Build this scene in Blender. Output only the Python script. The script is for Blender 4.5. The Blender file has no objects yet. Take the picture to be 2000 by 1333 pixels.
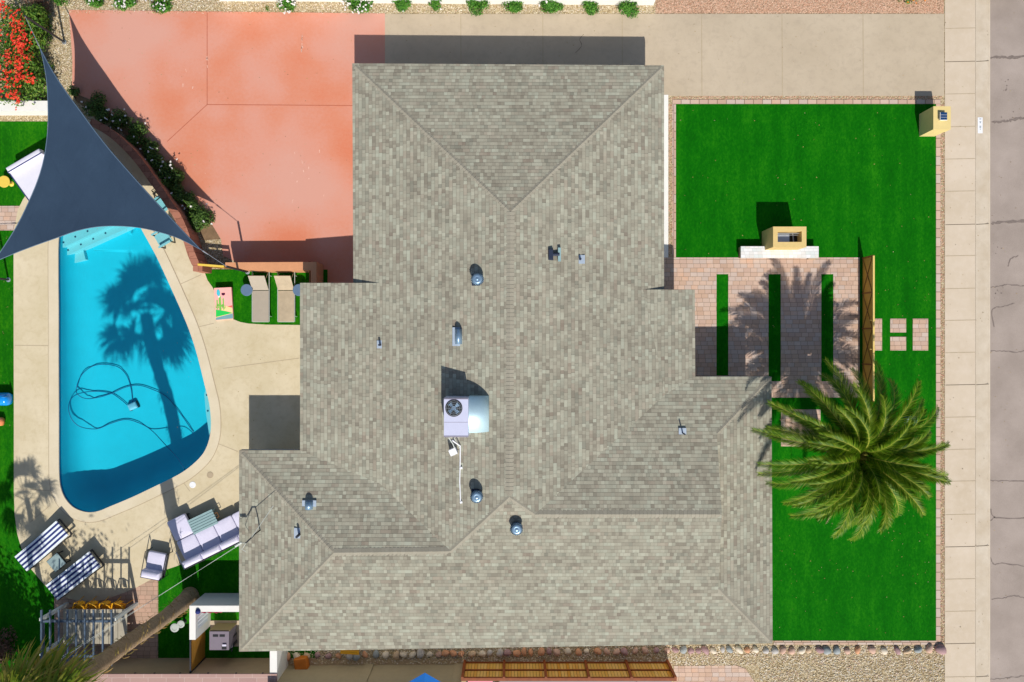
import bpy, math, random
from mathutils import Vector, Matrix, noise
from mathutils.geometry import tessellate_polygon
R = math.radians
random.seed(11)
SC = bpy.context.scene
COL = SC.collection

# ------------------------------------------------------------------ camera, sky, sun, exposure
D = 32.0          # height of the drone above the ground, metres
PM = 42.0         # 2000-px photograph pixels per metre on the ground
cam = bpy.data.objects.new('camera', bpy.data.cameras.new('camera'))
COL.objects.link(cam)
cam.location = (0, 0.012, D)
cam.data.sensor_width = 36.0
cam.data.lens = 36.0 * D / (2000 / PM)
cam.data.clip_end = 2000
SC.camera = cam
SUN = Vector((0.19, -1.0, 1.0)).normalized()
world = bpy.data.worlds.new('World')
SC.world = world
world.use_nodes = True
_n = world.node_tree.nodes
sky = _n.new('ShaderNodeTexSky')
sky.sky_type = 'NISHITA'
sky.sun_disc = False
sky.sun_elevation = math.asin(SUN.z)
sky.sun_rotation = math.atan2(SUN.x, SUN.y)
world.node_tree.links.new(sky.outputs[0], _n['Background'].inputs[0])
_n['Background'].inputs[1].default_value = 0.088
sl = bpy.data.lights.new('sun', 'SUN')
sl.energy = 4.3
sl.angle = R(0.5)
sl.color = (1.0, 0.955, 0.88)
so = bpy.data.objects.new('sun', sl)
COL.objects.link(so)
so.location = (0, -30, 40)
so.rotation_euler = SUN.to_track_quat('Z', 'Y').to_euler()
SC.view_settings.view_transform = 'Standard'
SC.view_settings.look = 'None'
SC.view_settings.exposure = 0.12
SC.view_settings.gamma = 1.0
SC.render.engine = 'CYCLES'
SC.cycles.max_bounces = 8
SC.cycles.sample_clamp_indirect = 4.0
KK = 1.12         # how bright a horizontal white sheet renders; colours below are given as they look lit

# ------------------------------------------------------------------ helpers: coordinates
def P(px, py, h=0.0):
    """place seen at photo pixel (px,py) and standing h metres above the ground"""
    k = 1 - h / D
    return Vector(((px - 1000) / PM * k, (667 - py) / PM * k, h))
def G(px, py, z=0.0):
    return Vector(((px - 1000) / PM, (667 - py) / PM, z))
def lin(c):
    return tuple(((v / 255) / 12.92 if v / 255 <= .04045 else ((v / 255 + .055) / 1.055) ** 2.4) for v in c)
def A(r, g, b, k=None):
    k = k or KK
    return tuple(min(.92, v / k) for v in lin((r, g, b)))

# ------------------------------------------------------------------ helpers: materials
class NT:
    def __init__(s, name):
        s.m = bpy.data.materials.new(name); s.m.use_nodes = True
        s.t = s.m.node_tree; s.n = s.t.nodes; s.l = s.t.links
        s.b = s.n['Principled BSDF']; s.out = s.n['Material Output']
    def node(s, ty, **kw):
        x = s.n.new(ty)
        for k, v in kw.items(): setattr(x, k, v)
        return x
    def link(s, a, b): s.l.new(a, b)
    def put(s, sock, v):
        if hasattr(v, 'is_linked') or isinstance(v, bpy.types.NodeSocket): s.l.new(v, sock)
        else: sock.default_value = v
    def math(s, op, a, b=0.0, c=None):
        x = s.node('ShaderNodeMath', operation=op); s.put(x.inputs[0], a); s.put(x.inputs[1], b)
        if c is not None: s.put(x.inputs[2], c)
        return x.outputs[0]
    def obj(s): return s.node('ShaderNodeTexCoord').outputs['Object']
    def uv(s): return s.node('ShaderNodeTexCoord').outputs['UV']
    def scale(s, v, sx, sy, sz=1):
        x = s.node('ShaderNodeMapping'); s.l.new(v, x.inputs[0]); x.inputs['Scale'].default_value = (sx, sy, sz); return x.outputs[0]
    def noise(s, v, sc, det=4, rough=.6, dist=0):
        x = s.node('ShaderNodeTexNoise'); s.l.new(v, x.inputs['Vector']); x.inputs['Scale'].default_value = sc
        x.inputs['Detail'].default_value = det; x.inputs['Roughness'].default_value = rough; x.inputs['Distortion'].default_value = dist
        return x.outputs[0]
    def ramp(s, f, stops, interp='LINEAR'):
        x = s.node('ShaderNodeValToRGB'); s.put(x.inputs[0], f); cr = x.color_ramp; cr.interpolation = interp
        while len(cr.elements) < len(stops): cr.elements.new(.5)
        for e, (p, c) in zip(cr.elements, stops):
            e.position = p; e.color = (*c, 1) if len(c) == 3 else c
        return x.outputs[0]
    def mix(s, f, a, b, mode='MIX'):
        x = s.node('ShaderNodeMix', data_type='RGBA', blend_type=mode); s.put(x.inputs[0], f)
        for i, v in ((6, a), (7, b)):
            if isinstance(v, tuple): x.inputs[i].default_value = (*v, 1) if len(v) == 3 else v
            else: s.l.new(v, x.inputs[i])
        return x.outputs[2]
    def bump(s, h, dist=.01, st=1.0):
        x = s.node('ShaderNodeBump'); s.l.new(h, x.inputs['Height']); x.inputs['Distance'].default_value = dist
        x.inputs['Strength'].default_value = st; s.l.new(x.outputs[0], s.b.inputs['Normal'])
    def col(s, c): s.put(s.b.inputs['Base Color'], (*c, 1) if isinstance(c, tuple) else c)
    def rough(s, r, spec=None):
        s.put(s.b.inputs['Roughness'], r)
        if spec is not None: s.b.inputs['Specular IOR Level'].default_value = spec
    def white(s, vec):
        x = s.node('ShaderNodeTexWhiteNoise', noise_dimensions='3D'); s.l.new(vec, x.inputs['Vector']); return x.outputs[0], x.outputs[1]
    def comb(s, a, b, c=0.0):
        x = s.node('ShaderNodeCombineXYZ'); s.put(x.inputs[0], a); s.put(x.inputs[1], b); s.put(x.inputs[2], c); return x.outputs[0]

def bricks(n, vec, w, h, gap=.03, seed=0.0, half=False):
    """random-jittered courses: returns (random value, random colour, edge mask, fraction across the course)"""
    sp = n.node('ShaderNodeSeparateXYZ'); n.link(vec, sp.inputs[0])
    v = n.math('DIVIDE', sp.outputs[1], h); row = n.math('FLOOR', v); fv = n.math('SUBTRACT', v, row)
    r0, _ = n.white(n.comb(row, seed + 3.7))
    off = n.math('MULTIPLY', r0, 13.0) if not half else n.math('MULTIPLY', row, .5)
    u = n.math('ADD', n.math('DIVIDE', sp.outputs[0], w), off)
    cell = n.math('FLOOR', u); fu = n.math('SUBTRACT', u, cell)
    r1, c1 = n.white(n.comb(cell, row, seed))
    eu = n.math('LESS_THAN', fu, gap * h / w); ev = n.math('LESS_THAN', fv, gap)
    return r1, c1, n.math('MAXIMUM', eu, ev), fv, (u, row)

def simple(name, c, rough=.6, var=.12, sc=6.0, bump=0.0, spec=None, metal=0.0, fine=60.0):
    n = NT(name); o = n.obj()
    a = n.noise(o, sc, 5); b = n.noise(o, fine, 3)
    f = n.math('ADD', n.math('MULTIPLY', a, .6), n.math('MULTIPLY', b, .4))
    lo = tuple(max(0, x * (1 - var * 2)) for x in c); hi = tuple(min(.95, x * (1 + var * 2)) for x in c)
    n.col(n.ramp(f, [(.25, lo), (.75, hi)])); n.rough(rough, spec)
    n.b.inputs['Metallic'].default_value = metal
    if bump: n.bump(b, bump)
    return n.m

M = {}
# roof shingles, laid along the UVs (u along the eave, v up the slope)
n = NT('asphalt_shingle'); uvv = n.uv()
r1, c1, e1, fv, (u, row) = bricks(n, uvv, .15, .158, gap=.09)
# tabs of uneven width: each cell joins its left neighbour or stands alone
cellu = n.math('FLOOR', u); jn, _ = n.white(n.comb(cellu, row, 21.0)); jn2, _ = n.white(n.comb(n.math('SUBTRACT', cellu, 1.0), row, 21.0))
j1 = n.math('LESS_THAN', jn, .52); j2 = n.math('MULTIPLY', j1, n.math('LESS_THAN', jn2, .45))
cb = n.math('SUBTRACT', cellu, n.math('ADD', j1, j2))
e1 = n.math('MULTIPLY', e1, n.math('SUBTRACT', 1.0, j1))
r2, _ = n.white(n.comb(cb, row, 9.0))
big = n.noise(n.obj(), .55, 3)
t = n.math('ADD', n.math('ADD', n.math('MULTIPLY', r1, .3), n.math('MULTIPLY', r2, .46)), n.math('MULTIPLY', big, .3))
t = n.math('ADD', t, n.math('MULTIPLY', n.math('SUBTRACT', n.noise(n.scale(uvv, 1.1, .16), 1.0, 3), .5), .22))
base = n.ramp(t, [(.2, A(130, 123, 109)), (.36, A(150, 144, 128)), (.52, A(165, 160, 142)), (.68, A(176, 173, 154)), (.86, A(191, 191, 171))])
tint = n.ramp(n.math('FRACT', n.math('MULTIPLY', r2, 7.3)), [(0, A(184, 156, 140)), (.06, A(176, 160, 146)), (.1, A(171, 167, 150)), (.68, A(171, 167, 150)), (.8, A(160, 172, 156)), (1, A(162, 174, 160))])
col = n.mix(.2, base, tint)
gran = n.noise(n.obj(), 90, 2)
col = n.mix(n.math('MULTIPLY', gran, .22), col, A(120, 112, 98))
lineg = n.math('LESS_THAN', fv, .085)  # shadow under each course edge, painted in as a dark line
col = n.mix(n.math('MULTIPLY', n.math('MAXIMUM', lineg, n.math('MULTIPLY', e1, .8)), .42), col, A(96, 88, 78))
n.col(col); n.rough(.92, .2)
saw = n.math('SUBTRACT', 1.0, fv)
h = n.math('ADD', n.math('MULTIPLY', saw, .6), n.math('MULTIPLY', r2, .35))
n.bump(h, .035, 1.0)
M['shingle'] = n.m
n = NT('ridge_shingle'); o = n.obj()
rr = n.node('ShaderNodeNewGeometry').outputs['Random Per Island']
n.col(n.ramp(n.math('ADD', n.math('MULTIPLY', rr, .6), n.math('MULTIPLY', n.noise(o, 70, 2), .4)), [(.1, A(153, 147, 131)), (.9, A(165, 159, 143))])); n.rough(.92, .2)
M['ridge'] = n.m

def concrete(name, c1, c2, st, sc=.5, rough=.85, blotch=.35):
    n = NT(name); o = n.obj()
    a = n.noise(o, sc, 6, .62); b = n.noise(o, 45, 4); c = n.noise(o, 3.2, 6, .7, .4)
    col = n.ramp(a, [(.32, c1), (.68, c2)])
    col = n.mix(n.math('MULTIPLY', n.ramp(c, [(.48, (0, 0, 0)), (.75, (1, 1, 1))]), blotch), col, st)
    col = n.mix(n.math('MULTIPLY', b, .18), col, tuple(v * .55 for v in c1))
    n.col(col); n.rough(rough, .25); n.bump(b, .004, .5)
    return n.m
M['driveway'] = concrete('driveway_concrete', A(194, 177, 152), A(208, 191, 166), A(176, 160, 140), .35, blotch=.5)
M['sidewalk'] = concrete('sidewalk_concrete', A(209, 191, 166), A(223, 206, 184), A(230, 215, 198), .4)
M['kerb'] = concrete('kerb_concrete', A(205, 188, 164), A(222, 208, 188), A(190, 176, 156), 1.2)
M['deck'] = concrete('pool_deck_concrete', A(212, 196, 160), A(230, 215, 184), A(194, 174, 134), .45, blotch=.5)
M['coping'] = concrete('coping_concrete', A(220, 205, 174), A(233, 219, 192), A(205, 188, 152), .8)
M['joint'] = simple('joint_filler', A(120, 106, 88), .9, .1)
M['joint_soft'] = simple('tooled_joint', A(184, 166, 138), .9, .1)
M['joint_red'] = simple('red_joint', A(190, 108, 80), .9, .1)
M['white_line'] = simple('chipped_paint', A(235, 190, 170), .8, .15, 20)
n = NT('red_patio_concrete'); o = n.obj()
a = n.noise(o, .24, 2, .5, .0); b = n.noise(o, 7, 8, .75, .0); f = n.noise(o, 40, 4)
t = n.math('ADD', n.math('MULTIPLY', a, .8), n.math('MULTIPLY', b, .2))
col = n.ramp(t, [(.37, A(222, 134, 100)), (.45, A(223, 146, 116)), (.52, A(224, 157, 134)), (.62, A(222, 165, 146))])
sc_ = n.noise(n.scale(o, 1, 1), 7, 8, .75, 1.5)
col = n.mix(n.math('MULTIPLY', n.ramp(sc_, [(.66, (0, 0, 0)), (.72, (1, 1, 1))]), .25), col, A(240, 200, 184))
col = n.mix(n.math('MULTIPLY', f, .16), col, A(170, 84, 60))
n.col(col); n.rough(.8, .3); n.bump(f, .003, .5)
M['redpatio'] = n.m
# asphalt
n = NT('worn_asphalt'); o = n.obj()
a = n.noise(o, .5, 5); g = n.noise(o, 70, 3, .8)
col = n.ramp(n.math('ADD', n.math('MULTIPLY', a, .5), n.math('MULTIPLY', g, .5)), [(.3, A(143, 130, 120)), (.7, A(188, 173, 163))])
n.col(col); n.rough(.9, .25); n.bump(g, .006, .6)
M['asphalt'] = n.m
M['crack'] = simple('tar_crack', A(128, 115, 107), .8, .2, 9)
# gravel
def gravel(name, cols, sc=22, dark=(96, 80, 60)):
    n = NT(name); o = n.obj()
    v = n.node('ShaderNodeTexVoronoi'); n.link(o, v.inputs['Vector']); v.inputs['Scale'].default_value = sc
    w, _ = n.white(v.outputs['Color'])
    big = n.noise(o, .9, 4)
    col = n.ramp(n.math('ADD', n.math('MULTIPLY', w, .75), n.math('MULTIPLY', big, .25)), [(i / (len(cols) - 1), A(*c)) for i, c in enumerate(cols)])
    ed = n.ramp(v.outputs['Distance'], [(.35, (0, 0, 0)), (.75, (1, 1, 1))])
    col = n.mix(n.math('MULTIPLY', ed, .6), col, A(*dark))
    n.col(col); n.rough(.95, .2)
    n.bump(n.math('SUBTRACT', 1.0, v.outputs['Distance']), .02, .8)
    return n.m
M['gravel'] = gravel('tan_gravel', [(164, 142, 104), (186, 164, 124), (204, 184, 146), (218, 202, 168), (232, 220, 194)])
M['gravel_pink'] = gravel('pink_gravel', [(176, 132, 104), (206, 166, 136), (222, 184, 154), (232, 200, 172)])
# artificial turf
def turf(name, lo, mid, hi):
    n = NT(name); o = n.obj()
    a = n.math('ADD', n.math('MULTIPLY', n.noise(n.scale(o, 1.6, .08), 1.0, 3), .4), n.math('MULTIPLY', n.noise(n.scale(o, 1, .4), 1.5, 6, .7, .5), .6)); b = n.noise(o, 55, 3, .8); c = n.noise(n.scale(o, 1, .55), 12, 4, .7)
    t = n.math('ADD', n.math('ADD', n.math('MULTIPLY', a, .4), n.math('MULTIPLY', b, .32)), n.math('MULTIPLY', c, .28))
    n.col(n.ramp(t, [(.36, lo), (.5, mid), (.64, hi)])); n.rough(.9, .08)
    n.bump(n.math('ADD', b, n.math('MULTIPLY', c, .6)), .03, .8)
    return n.m
M['turf'] = turf('green_turf', A(2, 80, 2), A(9, 109, 3), A(46, 140, 12))
M['turf2'] = turf('backyard_turf', A(4, 72, 2), A(24, 112, 4), A(66, 146, 10))
# pavers
def pavers(name, w, h, cols, rot=False, half=False, gap=.07, edge=(120, 96, 78)):
    n = NT(name); o = n.obj()
    if rot:
        mp = n.node('ShaderNodeMapping'); n.link(o, mp.inputs[0]); mp.inputs['Rotation'].default_value = (0, 0, R(90)); o2 = mp.outputs[0]
    else: o2 = o
    r, c, e, fv, _ = bricks(n, o2, w, h, gap, half=half)
    g = n.noise(o, 40, 3); bg = n.noise(o, .8, 3)
    col = n.ramp(n.math('ADD', n.math('MULTIPLY', r, .7), n.math('MULTIPLY', bg, .3)), [(i / (len(cols) - 1) * .8 + .1, A(*q)) for i, q in enumerate(cols)])
    col = n.mix(n.math('MULTIPLY', g, .15), col, A(*edge)); col = n.mix(n.math('MULTIPLY', e, .75), col, A(*edge))
    n.col(col); n.rough(.85, .25); n.bump(n.math('SUBTRACT', n.math('MULTIPLY', r, .3), e), .006, .7)
    return n.m
PC = [(198, 166, 144), (211, 178, 154), (204, 174, 156), (219, 188, 166), (206, 184, 170), (216, 195, 180), (222, 176, 144)]
M['paver'] = pavers('pink_paver', .31, .2, PC)
M['paver_v'] = pavers('edging_paver', .42, .5, PC, rot=True)
M['paver_h'] = pavers('edging_paver_row', .42, .5, PC)
M['paver_dark'] = pavers('dining_paver', .3, .2, [(176, 150, 130), (196, 164, 142), (206, 168, 146)])
M['marble'] = pavers('white_tile', .2, .145, [(232, 228, 220), (244, 242, 238), (250, 248, 246), (226, 232, 228), (252, 250, 250), (214, 206, 184)], edge=(196, 192, 186), gap=.05)
# walls
M['white_stucco'] = simple('white_stucco', A(240, 238, 232), .85, .03, 4, .004)
M['tan_stucco'] = simple('tan_stucco', A(186, 160, 126), .9, .05, 3, .004)
M['tan_wall'] = simple('painted_block_wall', A(172, 158, 128), .9, .05, 3, .004)
M['ochre_stucco'] = simple('ochre_stucco', A(226, 196, 128), .85, .06, 5, .004)
M['mailbox_stucco'] = simple('yellow_stucco', A(232, 208, 140), .85, .03, 5, .004)
M['brick_wall'] = pavers('terracotta_block', .42, .3, [(160, 104, 84), (176, 118, 96), (188, 128, 104)], edge=(110, 70, 56), gap=.05)
M['orange_wall'] = simple('terracotta_stucco', A(216, 152, 108), .85, .08, 3, .004)
M['mauve_block'] = pavers('mauve_cap_block', .8, .6, [(176, 140, 132), (186, 150, 140), (170, 134, 128)], gap=.03, edge=(220, 200, 190))
M['wood'] = simple('stained_wood', A(150, 96, 40), .7, .2, 3, .003)
# fence pickets: colour per board
def boards(name, cols, axis=0, w=.14, gap=.12):
    n = NT(name); o = n.obj(); sp = n.node('ShaderNodeSeparateXYZ'); n.link(o, sp.inputs[0])
    v = n.math('DIVIDE', sp.outputs[axis], w); f = n.math('FLOOR', v)
    r, _ = n.white(n.comb(f, 1.0)); fr = n.math('SUBTRACT', v, f)
    s = n.noise(n.scale(o, 6 if axis else .6, .6 if axis else 6, 6), 6, 4)
    col = n.ramp(n.math('ADD', n.math('MULTIPLY', r, .7), n.math('MULTIPLY', s, .3)), [(i / (len(cols) - 1), A(*c)) for i, c in enumerate(cols)])
    e = n.math('LESS_THAN', fr, gap); col = n.mix(n.math('MULTIPLY', e, .7), col, A(60, 36, 14))
    n.col(col); n.rough(.75, .3); n.bump(n.math('MULTIPLY', e, -1.0), .01)
    return n.m
M['pickets'] = boards('cedar_pickets', [(206, 150, 60), (222, 176, 86), (232, 190, 110), (214, 150, 50), (228, 196, 126)])
M['rails'] = simple('red_stained_rail', A(140, 70, 24), .7, .2, 5, .003)
M['slatwood'] = boards('diagonal_slats', [(196, 132, 40), (216, 156, 62), (206, 144, 50)], 2, .12, .3)
M['brass_wood'] = simple('ochre_panel', A(206, 160, 60), .6, .12, 2.5)
M['brass_trim'] = simple('ochre_trim', A(240, 206, 120), .5, .05, 4)
# cloth, metal, plastic
M['sail'] = None
n = NT('shade_cloth'); o = n.obj()
wv = n.noise(n.scale(o, 40, 140), 1, 3); bg = n.noise(o, .35, 3)
n.col(n.ramp(n.math('ADD', n.math('MULTIPLY', wv, .5), n.math('MULTIPLY', bg, .5)), [(.3, A(39, 56, 76)), (.7, A(54, 74, 96))])); n.rough(.85, .2)
wr = n.noise(n.scale(o, .8, .35), 1.3, 3, .5, .8); sx_ = n.node('ShaderNodeSeparateXYZ'); n.link(o, sx_.inputs[0])
se = n.math('LESS_THAN', n.math('FRACT', n.math('ADD', n.math('MULTIPLY', sx_.outputs[0], .42), n.math('MULTIPLY', sx_.outputs[1], .22))), .012)
n.bump(n.math('ADD', wr, n.math('MULTIPLY', se, .15)), .12, .6)
M['sail'] = n.m
M['sail_hem'] = simple('sail_hem', A(86, 108, 130), .8, .05)
M['steel'] = simple('galvanised_steel', A(205, 210, 214), .35, .06, 5, metal=.7)
M['dark_steel'] = simple('dark_steel', A(44, 44, 50), .5, .1, 5)
M['black'] = simple('black_plastic', A(22, 24, 28), .45, .1)
M['white_paint'] = simple('white_paint', A(244, 244, 246), .5, .02)
M['lilac_metal'] = simple('painted_ac_case', A(206, 208, 232), .5, .03, 3)
M['duct'] = simple('galvanised_duct', A(206, 236, 246), .5, .05, 3, metal=.45)
M['vent_blue'] = simple('aluminium_vent', A(140, 170, 196), .35, .08, 6, metal=.5)
M['vent_flash'] = simple('lead_flashing', A(168, 182, 198), .6, .08)
M['vent_dark'] = simple('dark_vent_pipe', A(30, 42, 66), .6, .08)
M['cushion'] = simple('lilac_white_cushion', A(224, 220, 240), .9, .03, 3, .004)
M['cushion_blue'] = simple('slate_cushion', A(150, 158, 206), .9, .05, 3, .004)
M['daybed_white'] = simple('daybed_canvas', A(232, 230, 242), .9, .03, 3, .004)
M['navy'] = simple('navy_canvas', A(34, 48, 116), .85, .08)
M['white_cloth'] = simple('white_canvas', A(236, 244, 250), .9, .02)
M['taupe_sling'] = simple('taupe_sling', A(176, 164, 146), .8, .05, 3)
M['taupe_worn'] = simple('bleached_sling', A(186, 168, 140), .8, .14, 2.2)
M['white_frame'] = simple('pale_frame', A(190, 196, 190), .5, .04)
M['slate_blue'] = simple('slate_blue_metal', A(96, 122, 150), .5, .06)
M['teal_slat'] = simple('teal_grey_slat', A(146, 176, 178), .6, .07, 4)
M['teal'] = simple('pale_teal_plastic', A(128, 196, 204), .5, .04)
M['glass_top'] = simple('frosted_glass', A(150, 170, 170), .12, .08, 2, spec=.6)
M['yellow'] = simple('yellow_enamel', A(242, 206, 84), .5, .04)
M['ochre_chair'] = simple('ochre_painted_metal', A(232, 166, 10), .5, .05)
M['orange_clay'] = simple('orange_clay', A(206, 116, 30), .7, .12, 6)
M['pergola'] = simple('weathered_pergola_paint', A(78, 96, 116), .7, .12, 6)
M['pergola_post'] = simple('white_pergola_post', A(222, 226, 222), .6, .04)
M['concrete_top'] = pavers('weathered_table_board', .42, 3.0, [(168, 160, 142), (186, 178, 158), (198, 188, 166)], gap=.0, edge=(90, 84, 74))
M['heater'] = simple('heater_case', A(128, 118, 130), .5, .06, 4)
M['heater_top'] = simple('heater_trim', A(150, 132, 96), .6, .06, 4)
M['pink'] = simple('pink_paint', A(246, 178, 168), .6, .04, 4)
M['green_paint'] = simple('green_paint', A(6, 196, 74), .6, .04)
M['cactus_paint'] = simple('cactus_green_paint', A(120, 190, 70), .6, .06)
M['grey_blue_paint'] = simple('grey_blue_paint', A(112, 158, 164), .6, .05)
M['cream_paint'] = simple('cream_paint', A(248, 212, 150), .6, .04)
M['red_paint'] = simple('red_paint', A(232, 96, 84), .6, .04)
M['cyan_paint'] = simple('cyan_paint', A(60, 190, 206), .6, .06)
M['hole'] = simple('dark_maroon', A(84, 4, 52), .9, .1)
M['blue_toy'] = simple('glossy_blue_vinyl', A(20, 150, 240), .2, .05, spec=.6)
M['orange_toy'] = simple('orange_vinyl', A(246, 150, 96), .25, .05, spec=.6)
M['pink_toy'] = simple('hot_pink_vinyl', A(236, 70, 140), .25, .05, spec=.6)
M['umbrella'] = simple('blue_canvas', A(30, 124, 214), .85, .04)
M['pinkcloth'] = simple('pink_fabric', A(255, 150, 170), .85, .08, 5)
M['redcloth'] = simple('raspberry_fabric', A(226, 60, 110), .85, .08, 5)
M['solar'] = simple('solar_cell', A(28, 66, 110), .15, .08, spec=.7)
M['plaster'] = simple('pool_plaster', A(6, 206, 230, 1.3), .8, .04, 1.2)
M['plaster_step'] = simple('pool_step_plaster', A(150, 214, 220, 1.2), .8, .03, 3)
M['pool_tile'] = simple('waterline_tile', A(20, 110, 160), .4, .1, 9)
M['dot'] = simple('dark_tile', A(10, 60, 90), .6, .1)
M['hose'] = simple('blue_hose', A(16, 96, 140), .5, .1)
M['hose_pale'] = simple('pale_hose', A(150, 200, 220), .5, .1)
M['soil'] = simple('garden_soil', A(136, 110, 82), .95, .2, 4, .02)
M['carpaint'] = simple('black_car_paint', A(24, 26, 32), .18, .1, spec=.6)
M['tyre'] = simple('tyre_rubber', A(26, 26, 28), .9, .1)
M['lampglass'] = simple('tail_lamp', A(170, 178, 184), .15, .1, spec=.6)
n = NT('pool_water')
n.n.remove(n.b)
tp = n.node('ShaderNodeBsdfTransparent'); tp.inputs[0].default_value = (.70, .97, 1.0, 1)
gy = n.node('ShaderNodeBsdfGlossy'); gy.inputs['Roughness'].default_value = .04
fr = n.node('ShaderNodeFresnel'); fr.inputs[0].default_value = 1.33
bp_ = n.node('ShaderNodeBump'); bp_.inputs['Distance'].default_value = .01; bp_.inputs['Strength'].default_value = .25
n.link(n.noise(n.obj(), 5, 2), bp_.inputs['Height']); n.link(bp_.outputs[0], gy.inputs['Normal'])
mx = n.node('ShaderNodeMixShader'); n.link(fr.outputs[0], mx.inputs[0]); n.link(tp.outputs[0], mx.inputs[1]); n.link(gy.outputs[0], mx.inputs[2]); n.link(mx.outputs[0], n.out.inputs[0])
M['water'] = n.m

def leafmat(name, cols, rough=.55, trans=.25, bw=.25, bs=1.6):
    n = NT(name)
    g = n.node('ShaderNodeNewGeometry'); rr = g.outputs['Random Per Island']
    big = n.noise(n.obj(), bs, 3)
    t = n.math('ADD', n.math('MULTIPLY', rr, 1 - bw), n.math('MULTIPLY', big, bw))
    col = n.ramp(t, [(i / max(1, len(cols) - 1) * .8 + .1, A(*c)) for i, c in enumerate(cols)])
    n.col(col); n.rough(rough, .3)
    tr = n.node('ShaderNodeBsdfTranslucent'); n.link(col, tr.inputs[0])
    mx = n.node('ShaderNodeMixShader'); mx.inputs[0].default_value = trans
    n.link(n.b.outputs[0], mx.inputs[1]); n.link(tr.outputs[0], mx.inputs[2]); n.link(mx.outputs[0], n.out.inputs[0])
    return n.m
M['leaf'] = leafmat('shrub_leaf', [(40, 92, 22), (66, 128, 34), (92, 152, 48), (120, 172, 66)])
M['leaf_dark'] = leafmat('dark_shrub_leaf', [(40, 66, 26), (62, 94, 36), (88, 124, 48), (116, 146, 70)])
M['leaf_hedge'] = leafmat('hedge_leaf', [(44, 82, 22), (72, 116, 30), (104, 146, 44), (140, 160, 70)])
M['leaf_tree'] = leafmat('tree_leaf', [(40, 80, 24), (70, 110, 36), (96, 130, 50)])
M['flower_white'] = leafmat('white_petal', [(240, 232, 226), (250, 246, 244)], .6, .1)
M['flower_red'] = leafmat('red_bract', [(240, 40, 30), (255, 84, 40), (250, 50, 60), (255, 140, 90)], .6, .2)
M['flower_orange'] = leafmat('orange_petal', [(250, 140, 20), (255, 170, 60)], .6, .2)
M['frond'] = leafmat('date_palm_leaflet', [(36, 76, 8), (70, 112, 14), (104, 140, 22), (142, 168, 40), (204, 196, 110)], .5, .3, .55, 2.6)
M['frond_rib'] = simple('palm_rachis', A(176, 170, 70), .5, .1)
M['frond_dry'] = leafmat('dry_palm_leaflet', [(150, 120, 96), (186, 160, 136)], .7, .1)
M['fan'] = leafmat('fan_palm_leaf', [(96, 124, 24), (136, 152, 42), (166, 160, 62), (196, 174, 98)], .5, .3)
M['fan_dry'] = leafmat('dry_fan_leaf', [(130, 100, 40), (168, 136, 64), (200, 168, 96), (150, 140, 50)], .6, .25)
M['dry_brush'] = leafmat('dry_thatch', [(96, 70, 56), (124, 92, 74), (140, 108, 88)], .8, .05)
n = NT('palm_trunk_fibre'); o = n.obj()
rg = n.noise(n.scale(o, 2, 2, 7), 2.4, 5, .7, .8); f = n.noise(n.scale(o, 1, 1, 3), 26, 4, .8)
n.col(n.ramp(n.math('ADD', n.math('MULTIPLY', rg, .5), n.math('MULTIPLY', f, .5)), [(.3, A(126, 104, 82)), (.5, A(192, 164, 132)), (.7, A(226, 198, 160))])); n.rough(.9, .15)
n.bump(n.math('ADD', rg, f), .05, 1.0)
M['trunk'] = n.m

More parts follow.
